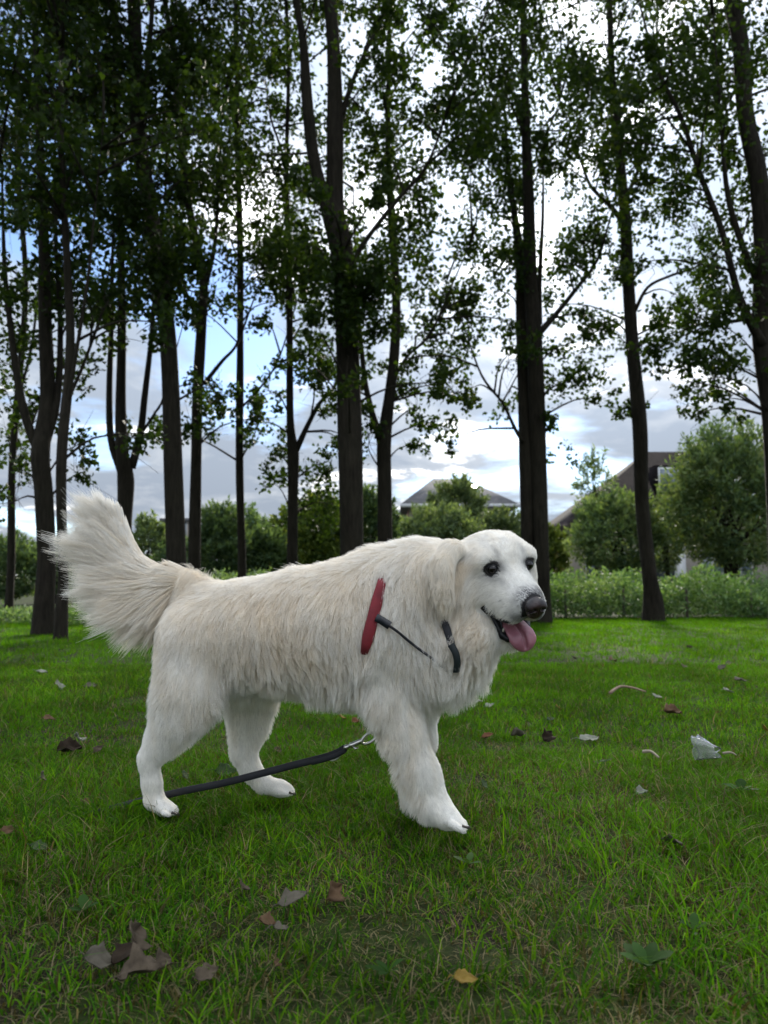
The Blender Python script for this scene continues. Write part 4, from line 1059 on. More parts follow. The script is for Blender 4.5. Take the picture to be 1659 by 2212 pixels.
poplar('slim leaning poplar standing alone in front of the hedge, right of the dog\'s nose', 12.0,
       [(1410, 1340, 38), (1402, 1250, 33), (1388, 1080, 31), (1378, 920, 30), (1368, 760, 28), (1360, 600, 26), (1352, 480, 26), (1338, 340, 22), (1328, 180, 18), (1322, 60, 15)],
       [[(1346, 480, 14), (1318, 445, 11), (1290, 418, 9), (1270, 390, 7)], [(1372, 670, 9), (1400, 620, 7), (1450, 595, 6), (1510, 572, 5)], [(1356, 420, 10), (1385, 350, 7), (1400, 280, 5)]],
       [(1500, 560, 0, .45, 140), (1470, 640, .1, .4, 100), (1380, 880, .2, .2, 45), (1440, 700, .2, .3, 60), (1300, 330, 0, .5, 190), (1290, 220, 0, .55, 240), (1240, 120, 0, .55, 250), (1360, 150, 0, .5, 200), (1400, 450, .1, .4, 110), (1380, 300, 0, .45, 160), (1330, 560, .2, .3, 70), (1345, 890, .1, .15, 24)], auto=60, crown=(5.6, 12.5), spread=1.3, seed=11, per=105)
poplar('large poplar at the frame\'s right edge with a long limb reaching left', 9.6,
       [(1690, 1357, 50), (1680, 1100, 46), (1668, 900, 42), (1652, 720, 42), (1640, 560, 42), (1628, 400, 40), (1612, 240, 38), (1594, 100, 36), (1580, 0, 34)],
       [[(1648, 745, 22), (1618, 690, 19), (1590, 620, 16), (1560, 500, 13), (1510, 370, 11), (1470, 250, 9), (1420, 150, 7)], [(1640, 620, 16), (1600, 520, 14), (1572, 420, 11), (1560, 300, 8)]],
       [(1560, 700, -.2, .4, 150), (1500, 760, -.1, .4, 140), (1590, 790, 0, .35, 100), (1540, 820, 0, .35, 90), (1460, 820, 0, .3, 60), (1420, 740, .1, .25, 45), (1570, 600, 0, .45, 170), (1490, 680, 0, .35, 100), (1560, 860, .1, .22, 36), (1500, 300, 0, .5, 210), (1540, 180, 0, .5, 220), (1450, 180, 0, .5, 190), (1480, 420, 0, .45, 160), (1500, 60, 0, .5, 210), (1640, 330, .2, .4, 100), (1600, 450, .1, .4, 130), (1650, 120, .2, .4, 100)], auto=70, crown=(5.2, 11), spread=1.35, seed=12, per=105)
poplar('thin poplar half hidden in leaves behind the forked one at the far left', 11.5,
       [(20, 1344, 16), (22, 1200, 16), (30, 1000, 15), (45, 800, 14), (50, 600, 12), (40, 400, 11), (36, 200, 9)],
       [[(40, 850, 8), (62, 780, 7), (75, 700, 6)]], [(60, 640, 0, .4, 140), (0, 820, 0, .4, 120), (20, 940, .2, .4, 90), (80, 1040, .3, .3, 50), (20, 300, 0, .6, 220), (100, 380, 0, .55, 220), (160, 450, .3, .5, 170)], auto=60, crown=(5.2, 11), spread=1.3, seed=13, per=100, low=3, leafm=.7)

# ------------------------------------------------------------------ shrubs and willows beyond the lawn
def shrub(name, label, cat, group, u, v, Y, ru, rv, n, pal, L, W, seed, trunk=True, depth=1.0, up=.3, lumps=9):
    r = np.random.default_rng(3000 + seed)
    c = at(u, v, Y); a, h = px(ru, Y) * 1.02, px(rv, Y); n = int(n * 1.6); L *= 1.25; W *= 1.35
    T = empty(name, (c[0], Y, 0)); tag(T, label, cat, group)
    # uneven outline: lobes on an ellipsoid, leaves thick near the surface
    lob = r.normal(size=(lumps, 3)); lob /= np.linalg.norm(lob, axis=1, keepdims=True); lob[:, 2] = np.abs(lob[:, 2]) * 1.1 - .35
    d = r.normal(size=(n, 3)); d /= np.linalg.norm(d, axis=1, keepdims=True)
    bump = .74 + .34 * np.max(np.clip(d @ lob.T, 0, 1)**5, axis=1) + .08 * fnoise(d, 7, seed)
    P = c + d * bump[:, None] * np.array((a, a * depth, h)) * (r.uniform(.35, 1.03, n)**.45)[:, None]
    ns = max(24, n // 70); sh = r.normal(size=(ns, 3)); sh[:, 2] = np.abs(sh[:, 2]) * 1.2 - .25; sh /= np.linalg.norm(sh, axis=1, keepdims=True)
    si = r.integers(0, ns, n // 2); tt_ = r.uniform(.55, 1.0, n // 2)**.8; sl = r.uniform(.88, 1.14, ns)
    q = sh[si] * (tt_ * sl[si])[:, None]; q[:, 2] += .10 * tt_**2; q += r.normal(0, .030, q.shape)
    P[:n // 2] = c + q * np.array((a, a * depth, h)); d[:n // 2] = sh[si] + np.array((0, 0, .5))
    k = P[:, 2] > .05; P, d = P[k], d[k]; n = len(P)
    ci = np.clip((len(pal) * .5 + fnoise(P, 2.2 / max(a, .3), seed + 3) + r.normal(0, .8, n)).astype(int), 0, len(pal) - 1)
    C = pal[ci] * r.uniform(.75, 1.3, (n, 1))
    V, F, C = leaves(P, L, W, C, r, droop=-up, outw=d * .9)
    mesh_obj('crown', V, F, M_willow, T, smooth=False, cols=C)
    parts = []
    if trunk:
        tr = max(.05, a * .11); V, F, _, _ = limb_mesh([np.array((c[0], Y, -.05)), np.array((c[0] + .03, Y, c[2] * .35)), np.array((c[0], Y, c[2] - h * .35)), c], [tr * 1.25, tr, tr * 1.1, tr * .6], 9, seed, 12)
        mesh_obj('trunk', V, F, M_bark, T)
    for i in range(14):
        e = c + lob[i % lumps] * np.array((a, a * depth, h)) * r.uniform(.5, .9) + r.normal(0, .05 * a, 3); e[2] = max(e[2], .3)
        b0 = np.array((c[0], Y, max(c[2] - h * .5, .05))); V, F = tube(smoothpath([b0, (b0 + e) / 2 + r.normal(0, .06 * a, 3), e], 8), np.linspace(.035 * max(a, .4), .006, 9), 5); parts.append((V, F))
    V, F = join(parts); tag(mesh_obj('branches', V, F, M_bark, T), kind='stuff')
    return T
PW = np.array(((.0935, .1375, .0682), (.1210, .1705, .0825), (.0715, .1100, .0572), (.1650, .2200, .1012), (.1100, .1705, .0682)))     # grey-green willow
PD = np.array(((.0585, .1014, .0546), (.0780, .1274, .0598), (.1014, .1560, .0702), (.0494, .0858, .0494)))                       # dark shrub
PY = np.array(((.095, .145, .034), (.125, .175, .040), (.075, .118, .032), (.165, .205, .044)))                       # yellow-green
G1 = 'willows and shrubs beyond the lawn'
shrub('pollard_willow', 'small round-headed willow on a thin trunk at the left edge', 'tree', G1, 22, 1236, 20, 72, 74, 4200, PD, .13, .040, 1)
shrub('shrub', 'pale grey-green shrub showing between tail and stout trunk', 'shrub', G1, 320, 1190, 23, 44, 72, 2600, PW, .14, .042, 2)
shrub('shrub', 'dark blue-green shrub beside the slim dark trunk over the rump', 'shrub', G1, 476, 1190, 19, 60, 92, 5200, PD, .12, .04, 3)
shrub('shrub', 'low dark shrub under the small side twig of the slender pole-straight poplar', 'shrub', G1, 575, 1210, 20, 62, 66, 4200, PD, .12, .045, 4)
shrub('shrub', 'yellow-green leafy shrub left of the thickest trunk', 'shrub', G1, 690, 1165, 18, 62, 90, 4600, PY, .10, .06, 5)
shrub('shrub', 'dark shrub filling the gap between thickest trunk and Y-shaped poplar', 'shrub', G1, 806, 1150, 19, 52, 92, 4200, PD, .11, .045, 6)
shrub('shrub', 'dark rounded shrub behind the slender pole-straight poplar', 'shrub', G1, 525, 1180, 26, 66, 80, 4200, PD * 1.2, .14, .05, 17)
shrub('shrub', 'mid green shrub right behind the slim poplar with the low side fork', 'shrub', G1, 632, 1180, 23, 60, 84, 4200, PY * .8, .12, .05, 18)
shrub('shrub', 'dark shrub behind the thickest trunk', 'shrub', G1, 752, 1175, 23, 60, 84, 4200, PD, .12, .05, 19)
shrub('shrub', 'shrub glimpsed between the two leftmost trunks', 'shrub', G1, 118, 1230, 24, 46, 72, 2600, PD, .13, .05, 20)
shrub('shrub', 'dim shrub low behind the stout trunk, right of the tail', 'shrub', G1, 395, 1225, 21, 60, 62, 3200, PD, .12, .045, 16)
shrub('pollard_willow', 'light green round willow in front of the hipped house above the dog\'s neck', 'tree', G1, 945, 1168, 24, 92, 72, 6200, PW, .14, .042, 7)
shrub('pollard_willow', 'taller grey-green willow rising against the hipped roof above the dog\'s neck', 'tree', G1, 985, 1110, 29, 66, 72, 4600, PW * .85, .15, .045, 8)
shrub('shrub', 'grey-green shrub just left of the twin-stemmed poplar', 'shrub', G1, 1085, 1165, 27, 52, 62, 3200, PW * .8, .14, .045, 9)
shrub('shrub', 'dull yellowish shrub just right of the twin-stemmed poplar', 'shrub', G1, 1192, 1215, 26, 36, 68, 2400, PY * .7, .13, .05, 10)
shrub('pollard_willow', 'broad rounded willow directly behind the lone leaning poplar', 'tree', G1, 1335, 1166, 22, 100, 98, 8600, np.concatenate([PW, PD]), .13, .042, 11, lumps=14)
shrub('slender_tree', 'thin airy tree with sparse leaves left of the dark roof', 'tree', G1, 1284, 1050, 32, 46, 72, 800, PW, .16, .05, 12)
shrub('pollard_willow', 'largest willow, tall bushy grey-green head at the right edge', 'tree', G1, 1572, 1100, 20, 128, 168, 15000, np.concatenate([PW * .85, PD]), .13, .040, 13, lumps=18)
shrub('shrub', 'shrub squeezed between the broad willow and the largest willow', 'shrub', G1, 1438, 1170, 26, 40, 90, 2600, PW * .75, .14, .045, 14)
shrub('pollard_willow', 'willow cut off by the right edge behind the large poplar', 'tree', G1, 1712, 1150, 22, 90, 120, 6000, PD, .13, .045, 15)

# weeds along the far edge of the lawn
def weeds(name, label, u0, u1, Yc, dY, h, n, pal, seed, L, W):
    r = np.random.default_rng(seed)
    x0, x1 = at(u0, 1300, Yc)[0], at(u1, 1300, Yc)[0]
    x = r.uniform(x0, x1, n); y = Yc + r.uniform(-.2, dY, n); hh = h * (1 + .45 * fnoise(np.column_stack([x, y]), 2.2, seed) + .25 * fnoise(np.column_stack([x, y]), 6.5, seed + 1))
    z = hh * r.uniform(0, 1, n)**.75
    P = np.column_stack([x, y, z])
    ci = np.clip((len(pal) * .5 + fnoise(P, 2.5, seed) * 1.2 + r.normal(0, .8, n)).astype(int), 0, len(pal) - 1)
    C = pal[ci] * r.uniform(.75, 1.3, (n, 1))
    V, F, C = leaves(P, L, W, C, r, droop=-.6)
    return tag(mesh_obj(name, V, F, M_willow, smooth=False, cols=C), label, 'weeds', kind='stuff')
PG = np.array(((.0776, .1474, .0567), (.1035, .1870, .0681), (.0570, .1133, .0453), (.1294, .2098, .0964), (.1553, .2212, .1275)))
weeds('weeds', 'tall pale green weeds along the lawn\'s far edge, right of the dog', 1080, 1900, 13.0, 1.6, .62, 26000, PG, 51, .085, .034)
weeds('weeds', 'low bright verge plants beyond the lawn at the far left', -200, 330, 10.8, 1.5, .20, 6000, PG, 52, .07, .03)
weeds('weeds', 'dim undergrowth between the trunks behind the dog', 300, 1120, 13.2, 2.0, .55, 20000, PD * 1.5, 53, .09, .036)
weeds('treeline', 'distant dark belt of shrubs behind the houses', -600, 2400, 62, 8, 2.2, 16000, PD, 54, .55, .25)

# ------------------------------------------------------------------ houses
br = NT('house_brick'); tb = br.N.new('ShaderNodeTexBrick'); br.L.new(br.coord(), tb.inputs[0])
tb.inputs['Scale'].default_value = 4.2; tb.inputs['Color1'].default_value = (.20, .085, .055, 1); tb.inputs['Color2'].default_value = (.15, .065, .045, 1); tb.inputs['Mortar'].default_value = (.26, .23, .20, 1)
br.set(Base_Color=tb.outputs[0], Roughness=.9); M_brick = br.m
rf = NT('roof_tile'); wz = rf.N.new('ShaderNodeTexWave'); wz.bands_direction = 'Z'; wz.inputs['Scale'].default_value = 2.6; wz.inputs['Distortion'].default_value = .4; rf.L.new(rf.coord(), wz.inputs[0])
rf.set(Base_Color=rf.ramp(rf.noise(1.4, 4), (.35, (.007, .006, .007)), (.7, (.015, .012, .013))), Roughness=.95, Specular_IOR_Level=.1).bump(wz.outputs['Fac'], .7, .05); M_roof = rf.m
rg = NT('grey_roof_tile'); wz = rg.N.new('ShaderNodeTexWave'); wz.bands_direction = 'Z'; wz.inputs['Scale'].default_value = 2.6; rg.L.new(rg.coord(), wz.inputs[0])
rg.set(Base_Color=rg.ramp(rg.noise(1.4, 4), (.35, (.10, .10, .105)), (.7, (.14, .14, .145))), Roughness=.9, Specular_IOR_Level=.15).bump(wz.outputs['Fac'], .7, .05); M_roofg = rg.m
M_wpaint = NT('white_paint').set(Base_Color=(.55, .56, .57, 1), Roughness=.55).m
M_glass = NT('window_glass').set(Base_Color=(.10, .13, .16, 1), Roughness=.08, Specular_IOR_Level=.8).m
M_door = NT('dark_door').set(Base_Color=(.020, .028, .040, 1), Roughness=.4).m
def boxmesh(x0, x1, y0, y1, z0, z1, bev=0.0):
    V = np.array([(x, y, z) for x in (x0, x1) for y in (y0, y1) for z in (z0, z1)])
    return V, [np.array([(0, 1, 3, 2), (4, 6, 7, 5), (0, 4, 5, 1), (2, 3, 7, 6), (0, 2, 6, 4), (1, 5, 7, 3)])]
def hbox(name, b, mat, parent): V, F = boxmesh(*b); return mesh_obj(name, V, F, mat, parent, smooth=False)
def window(parent, x, z, y, w, h):
    f = hbox('window', (x - w / 2, x + w / 2, y - .06, y + .02, z, z + h), M_wpaint, parent)
    for i in (-1, 1):
        b = (x + (i - 1) * w / 4 + .05, x + (i + 1) * w / 4 - .05, y - .075, y - .055, z + .07, z + h - .07)
        V, F = boxmesh(*b); p = mesh_obj('pane', V, F, M_glass, None, smooth=False); p.parent = f
        p.location = -Vector(parent_world(f))
    V, F = boxmesh(x - w / 2 - .08, x + w / 2 + .08, y - .14, y - .065, z - .07, z + .002); s_ = mesh_obj('sill', V, F, M_wpaint, None, smooth=False); s_.parent = f; s_.location = -Vector(parent_world(f))
def hip_roof(name, x0, x1, y0, y1, ze, zr, rx0, rx1, mat, parent, ov=.45):
    ym = (y0 + y1) / 2; x0 -= ov; x1 += ov; y0 -= ov; y1 += ov
    V = np.array([(x0, y0, ze), (x1, y0, ze), (x1, y1, ze), (x0, y1, ze), (rx0, ym, zr), (rx1, ym, zr), (x0, y0, ze - .18), (x1, y0, ze - .18), (x1, y1, ze - .18), (x0, y1, ze - .18)])
    Q = np.array([(0, 1, 5, 4), (2, 3, 4, 5), (0, 6, 7, 1), (1, 7, 8, 2), (2, 8, 9, 3), (3, 9, 6, 0), (6, 9, 8, 7)]); T = np.array([(1, 2, 5), (3, 0, 4)])
    return mesh_obj(name, V, [Q, T], mat, parent, smooth=False)
def house_hip():
    Y = 42.; T = empty('house', (at(990, 1270, Y)[0], Y, 0)); tag(T, 'house with a grey hipped roof and skylight behind the willows above the dog\'s neck', 'house')
    xl, xr = at(884, 1200, Y)[0], at(1102, 1200, Y)[0]; ze = at(880, 1094, Y + 1)[2]; zr = at(970, 1034, Y + 4)[2]
    hbox('wall', (xl, xr, Y, Y + 8, 0, ze - .05), M_brick, T)
    roof = hip_roof('roof', xl, xr, Y, Y + 8, ze, zr, at(936, 1034, Y + 4)[0], at(1003, 1034, Y + 4)[0], M_roofg, T)
    for x in (xl + .7, xl + 2.4, xr - 2.4, xr - .9): window(T, x, ze - 1.7, Y, 1.0, 1.3); window(T, x, .9, Y, 1.0, 1.4)
    # skylight lying in the right-hand slope
    a = np.array((at(1003, 1034, Y + 4)[0], Y + 4, zr)); b_ = np.array((xr + .45, Y - .45, ze)); c_ = np.array((xr + .45, Y + 8.45, ze))
    n_ = np.cross(b_ - a, c_ - a); n_ /= np.linalg.norm(n_); n_ *= np.sign(n_[2])
    f0 = np.array((at(936, 1034, Y + 4)[0], Y + 4, zr)); e0 = np.array((xl - .45, Y - .45, ze))
    n2 = np.cross(a - f0, b_ - f0); n2 /= np.linalg.norm(n2); n2 *= np.sign(n2[2])
    m = b_ * .48 + a * .52 + np.array((-1.15, 0, 0)); m[2] = a[2] - (n2[0] * (m[0] - a[0]) + n2[1] * (m[1] - a[1])) / n2[2]
    ax = np.array((1., 0, 0)); ay = np.cross(n2, ax)
    V = np.array([m + ax * i + ay * j + n2 * k for i in (-.5, .5) for j in (-.7, .7) for k in (.02, .10)])
    mesh_obj('skylight', V, [np.array([(0, 1, 3, 2), (4, 6, 7, 5), (0, 4, 5, 1), (2, 3, 7, 6), (0, 2, 6, 4), (1, 5, 7, 3)])], M_glass, T, smooth=False)
    hbox('gutter', (xl - .5, xr + .5, Y - .60, Y - .47, ze - .20, ze - .02), M_wpaint, T)
house_hip()
def house_dark():
    Y = 36.; T = empty('house', (at(1440, 1270, Y)[0], Y, 0)); tag(T, 'brick house with a big dark tiled roof and dormer behind the right-hand willows', 'house')
    xl, xr = at(1222, 1200, Y)[0], at(1668, 1200, Y)[0]; ze = at(1215, 1150, Y)[2]; zr = at(1440, 976, Y + 4.5)[2]
    hbox('wall', (xl, xr, Y, Y + 9, 0, ze - .1), M_brick, T)
    hip_roof('roof', xl, xr, Y, Y + 9, ze, zr, at(1396, 985, Y + 4.5)[0], at(1492, 968, Y + 4.5)[0], M_roof, T)
    c = at(1436, 1040, Y + 2.0)
    d = hbox('dormer', (c[0] - .62, c[0] + .62, Y + 1.5, Y + 4.2, c[2] - .75, c[2] + .75), M_roof, T)
    hbox('window_frame', (c[0] - .50, c[0] + .50, Y + 1.46, Y + 1.498, c[2] - .62, c[2] + .62), M_wpaint, T)
    V, F = boxmesh(c[0] - .42, c[0] + .42, Y + 1.43, Y + 1.458, c[2] - .54, c[2] + .54); p = mesh_obj('pane', V, F, M_glass, None, smooth=False); p.parent = d; p.location = -Vector(parent_world(d))
    for u in (1290, 1350, 1540, 1600): window(T, at(u, 1250, Y)[0], .8, Y, 1.1, 1.4)
    x = at(1440, 1250, Y)[0]
    dd = hbox('door', (x - .48, x + .48, Y - .05, Y + .02, .02, 2.05), M_door, T)
    for i in (-1, 1): hbox('door_post', (x + i * .62 - (.11 if i < 0 else .25), x + i * .62 + (.11 if i < 0 else .25), Y - .14, Y + .02, .0, 2.3), M_wpaint, T)
    hbox('door_lintel', (x - .72, x + .86, Y - .15, Y + .01, 2.06, 2.32), M_wpaint, T)
house_dark()
def block_brick():
    Y = 48.; T = empty('brick_building', (at(450, 1270, Y)[0], Y, 0)); tag(T, 'plain brick block glimpsed between the trunks over the dog\'s rump', 'building')
    xl, xr = at(349, 1200, Y)[0], at(566, 1200, Y)[0]; zt = at(400, 1128, Y)[2]
    hbox('wall', (xl, xr, Y, Y + 9, 0, zt), M_brick, T)
    hbox('roof_edge', (xl - .15, xr + .15, Y - .15, Y + 9.1, zt + .002, zt + .25), M_roofg, T)
    for x in np.linspace(xl + 1.0, xr - 1.0, 4):
        for z in (.9, 3.4): window(T, x, z, Y, 1.1, 1.3)
block_brick()

# parked car, mostly hidden by the weeds
def car():
    Y = 41.; cx = at(1258, 1270, Y)[0]; T = empty('parked_car', (cx, Y, 0)); tag(T, 'pale silver car parked behind the weeds, right of the twin-stemmed poplar', 'car')
    M_body = NT('silver_paint').set(Base_Color=(.30, .33, .36, 1), Metallic=.35, Roughness=.3).m; M_tyre = NT('tyre_rubber').set(Base_Color=(.006, .006, .006, 1), Roughness=.8).m
    def prism(name, prof, y0, y1, mat, inset=0.0):
        n = len(prof); A = np.array([(cx + x, y0 + (inset if z > .95 else 0), z) for x, z in prof]); B_ = np.array([(cx + x, y1 - (inset if z > .95 else 0), z) for x, z in prof])
        V = np.concatenate([A, B_]); Q = np.array([(i, (i + 1) % n, n + (i + 1) % n, n + i) for i in range(n)])
        c0, c1 = A.mean(0), B_.mean(0); V = np.concatenate([V, [c0, c1]]); Tt = np.array([(2 * n, (i + 1) % n, i) for i in range(n)] + [(2 * n + 1, n + i, n + (i + 1) % n) for i in range(n)])
        return mesh_obj(name, V, [Q, Tt], mat, T, smooth=False)
    prism('body', [(-2.0, .35), (-2.05, .62), (-1.9, .85), (-1.0, .95), (-.45, 1.38), (.2, 1.46), (1.1, 1.42), (1.75, 1.0), (2.02, .92), (2.08, .5), (1.98, .3)], Y - .8, Y + .8, M_body, .10)
    for a in ([(-.86, .97), (-.40, 1.33), (.1, 1.38), (.1, .97)], [(.18, .97), (.18, 1.39), (1.0, 1.35), (1.5, .99)]):
        V = np.array([(cx + x, Y - .80 + (.09 if z > 1 else -.004) * 1.0, z) for x, z in a] + [(cx + x, Y - .76 + (.09 if z > 1 else 0), z) for x, z in a])
        mesh_obj('side_window', V, [np.array([(3, 2, 1, 0), (4, 5, 6, 7), (0, 1, 5, 4), (1, 2, 6, 5), (2, 3, 7, 6), (3, 0, 4, 7)])], M_glass, T, smooth=False)
    for x in (-1.3, 1.3):
        for y in (Y - .78, Y + .62):
            th = np.linspace(0, 2 * math.pi, 20, endpoint=False); V = np.array([(cx + x + .32 * math.cos(t), y + d, .32 + .32 * math.sin(t)) for d in (-.04, .16) for t in th] + [(cx + x, y - .04, .32), (cx + x, y + .16, .32)])
            F = [np.array([(i, (i + 1) % 20, 20 + (i + 1) % 20, 20 + i) for i in range(20)]), np.array([(40, (i + 1) % 20, i) for i in range(20)] + [(41, 20 + i, 20 + (i + 1) % 20) for i in range(20)])]
            mesh_obj('wheel', V, F, M_tyre, T)
car()
# fence posts at the edge of the weeds
fp = NT('weathered_wood'); fp.set(Base_Color=fp.ramp(fp.noise(6, 4, sc=(4, 4, .5)), (.3, (.05, .042, .033)), (.7, (.13, .11, .09))), Roughness=.9); M_post = fp.m
for i, (u, which) in enumerate(((1221, 'nearest the twin-stemmed poplar'), (1347, 'just left of the lone leaning poplar'), (1483, 'just right of the lone leaning poplar'), (1622, 'closest to the right edge'))):
    p = at(u, 1300, 13.0); V, F = tube([(p[0], 13.0, -.05), (p[0] + .004, 13.0, .25), (p[0], 13.0, .46), (p[0], 13.0, .49)], [.024, .023, .022, .014], 8)
    tag(mesh_obj('fence_post', V, F, M_post), 'short weathered wooden post among the weeds, ' + which, 'post', 'fence posts along the weeds')
# ------------------------------------------------------------------ things lying on the lawn
def leaf_material(name, c1, c2, c3):
    m = NT(name); n1 = m.noise(55, 5, .6); n2 = m.noise(14, 3)
    m.set(Base_Color=m.mix(m.ramp(n1, (.3, c1), (.7, c2)), c3, m.ramp(n2, (.5, (0, 0, 0)), (.72, (.8, .8, .8)))), Roughness=.75, Specular_IOR_Level=.12).bump(n1, .6, .003); return m.m
LM = {'brown': leaf_material('dry_brown_leaf', (.050, .038, .026), (.098, .076, .052), (.030, .022, .016)),
      'grey': leaf_material('grey_tan_leaf', (.066, .058, .043), (.125, .110, .082), (.042, .036, .027)),
      'tan': leaf_material('tan_leaf', (.0799, .0463, .0247), (.1332, .0832, .0466), (.0453, .0277, .0171)),
      'yellow': leaf_material('yellow_leaf', (.1598, .1008, .0190), (.2238, .1512, .0333), (.0959, .0655, .0214)),
      'pale': leaf_material('pale_leaf_underside', (.1439, .1562, .1140), (.2451, .2470, .2043), (.0852, .1008, .0618)),
      'green': leaf_material('fallen_green_leaf', (.0266, .0479, .0162), (.0480, .0756, .0285), (.0400, .0605, .0356)),
      'dark': leaf_material('rotten_leaf', (.0163, .0112, .0066), (.0355, .0238, .0145), (.0104, .0070, .0053)),
      'orange': leaf_material('orange_brown_leaf', (.0959, .0403, .0199), (.1439, .0655, .0333), (.0533, .0252, .0143))}
def fallen_leaf(u, v, size, col, label, rot=None, curl=None, tilt=None, asp=None, z=None, group='fallen leaves on the grass'):
    r = np.random.default_rng(int(u * 7 + v * 13)); g = ground_at(u, v + size * .2)
    L = px(size, g[1]) * .95; W = L * (asp or r.uniform(.70, .95)); curl = r.uniform(.5, 1.4) if curl is None else curl
    na, nb = 9, 8; t = np.linspace(0, 1, na); sgn = np.linspace(-1, 1, nb + 1)
    wprof = np.interp(t, (0, .1, .28, .5, .75, .92, 1), (.10, .55, .98, .92, .60, .22, .0))
    wprof = wprof * (1 + .09 * r.normal(size=na)); wprof[-1] = 0.012
    T_, S_ = np.meshgrid(t, sgn, indexing='ij')
    x = (T_ - .5) * L; y = S_ * wprof[:, None] * W * .5 * (1 + .12 * np.sin(T_ * 17 + S_ * 3 + r.uniform(0, 6)))
    zc = curl * (y / (W * .5))**2 * W * .22 + r.uniform(-.5, .9) * curl * (x / L)**2 * L * .35 + .05 * L * np.sin(x / L * 9 + S_ * 4 + r.uniform(0, 6)) * abs(curl) + .03 * L * np.abs(S_)
    zc += .02 * L * r.normal(size=zc.shape)
    P = np.stack([x, y, zc], -1).reshape(-1, 3)
    a = r.uniform(0, 6.28) if rot is None else rot; tl = (r.normal(0, .35) if tilt is None else tilt); t2 = r.normal(0, .25)
    Rm = Matrix.Rotation(a, 3, 'Z') @ Matrix.Rotation(tl, 3, 'X') @ Matrix.Rotation(t2, 3, 'Y')
    P = P @ np.array(Rm).T; P[:, 2] -= P[:, 2].min()
    zz = (.006 if z is None else z); P += np.array((g[0], g[1], zz + lawn_h(g[0], g[1])))
    nbp = nb + 1; F = np.array([(i * nbp + j, (i + 1) * nbp + j, (i + 1) * nbp + j + 1, i * nbp + j + 1) for i in range(na - 1) for j in range(nb)])
    # thickness
    fn = np.zeros_like(P); e1 = P[F[:, 2]] - P[F[:, 0]]; e2 = P[F[:, 3]] - P[F[:, 1]]; nn_ = np.cross(e1, e2)
    for i in range(4): np.add.at(fn, F[:, i], nn_)
    fn /= np.maximum(np.linalg.norm(fn, axis=1, keepdims=True), 1e-9)
    V = np.concatenate([P + fn * .0004, P - fn * .0004]); n = len(P)
    ring = [i for i in range(nbp)] + [i * nbp + nb for i in range(1, na)] + [(na - 1) * nbp + j for j in range(nb - 1, -1, -1)] + [i * nbp for i in range(na - 2, 0, -1)]
    E = np.array([(ring[i], ring[(i + 1) % len(ring)], n + ring[(i + 1) % len(ring)], n + ring[i]) for i in range(len(ring))])
    Tl = empty('fallen_leaf', (g[0], g[1], zz)); tag(Tl, label, 'leaf', group)
    mesh_obj('leaf_blade', V, [F, (F + n)[:, ::-1], E], LM[col], Tl)
    b = P[nb // 2]; d = P[nb // 2] - P[nbp + nb // 2]; d /= max(np.linalg.norm(d), 1e-6)
    st = [b - d * .002, b + d * L * .15 + np.array((0, 0, .003)), b + d * L * .38 + np.array((r.normal(0, .004), r.normal(0, .004), -.004))]
    Vt, Ft = tube(st, [.0011, .0009, .0007], 5); mesh_obj('stalk', Vt, Ft, LM[col], Tl)
    KEEP_OUT.append((g[0], g[1], L * .30, zz + .020))
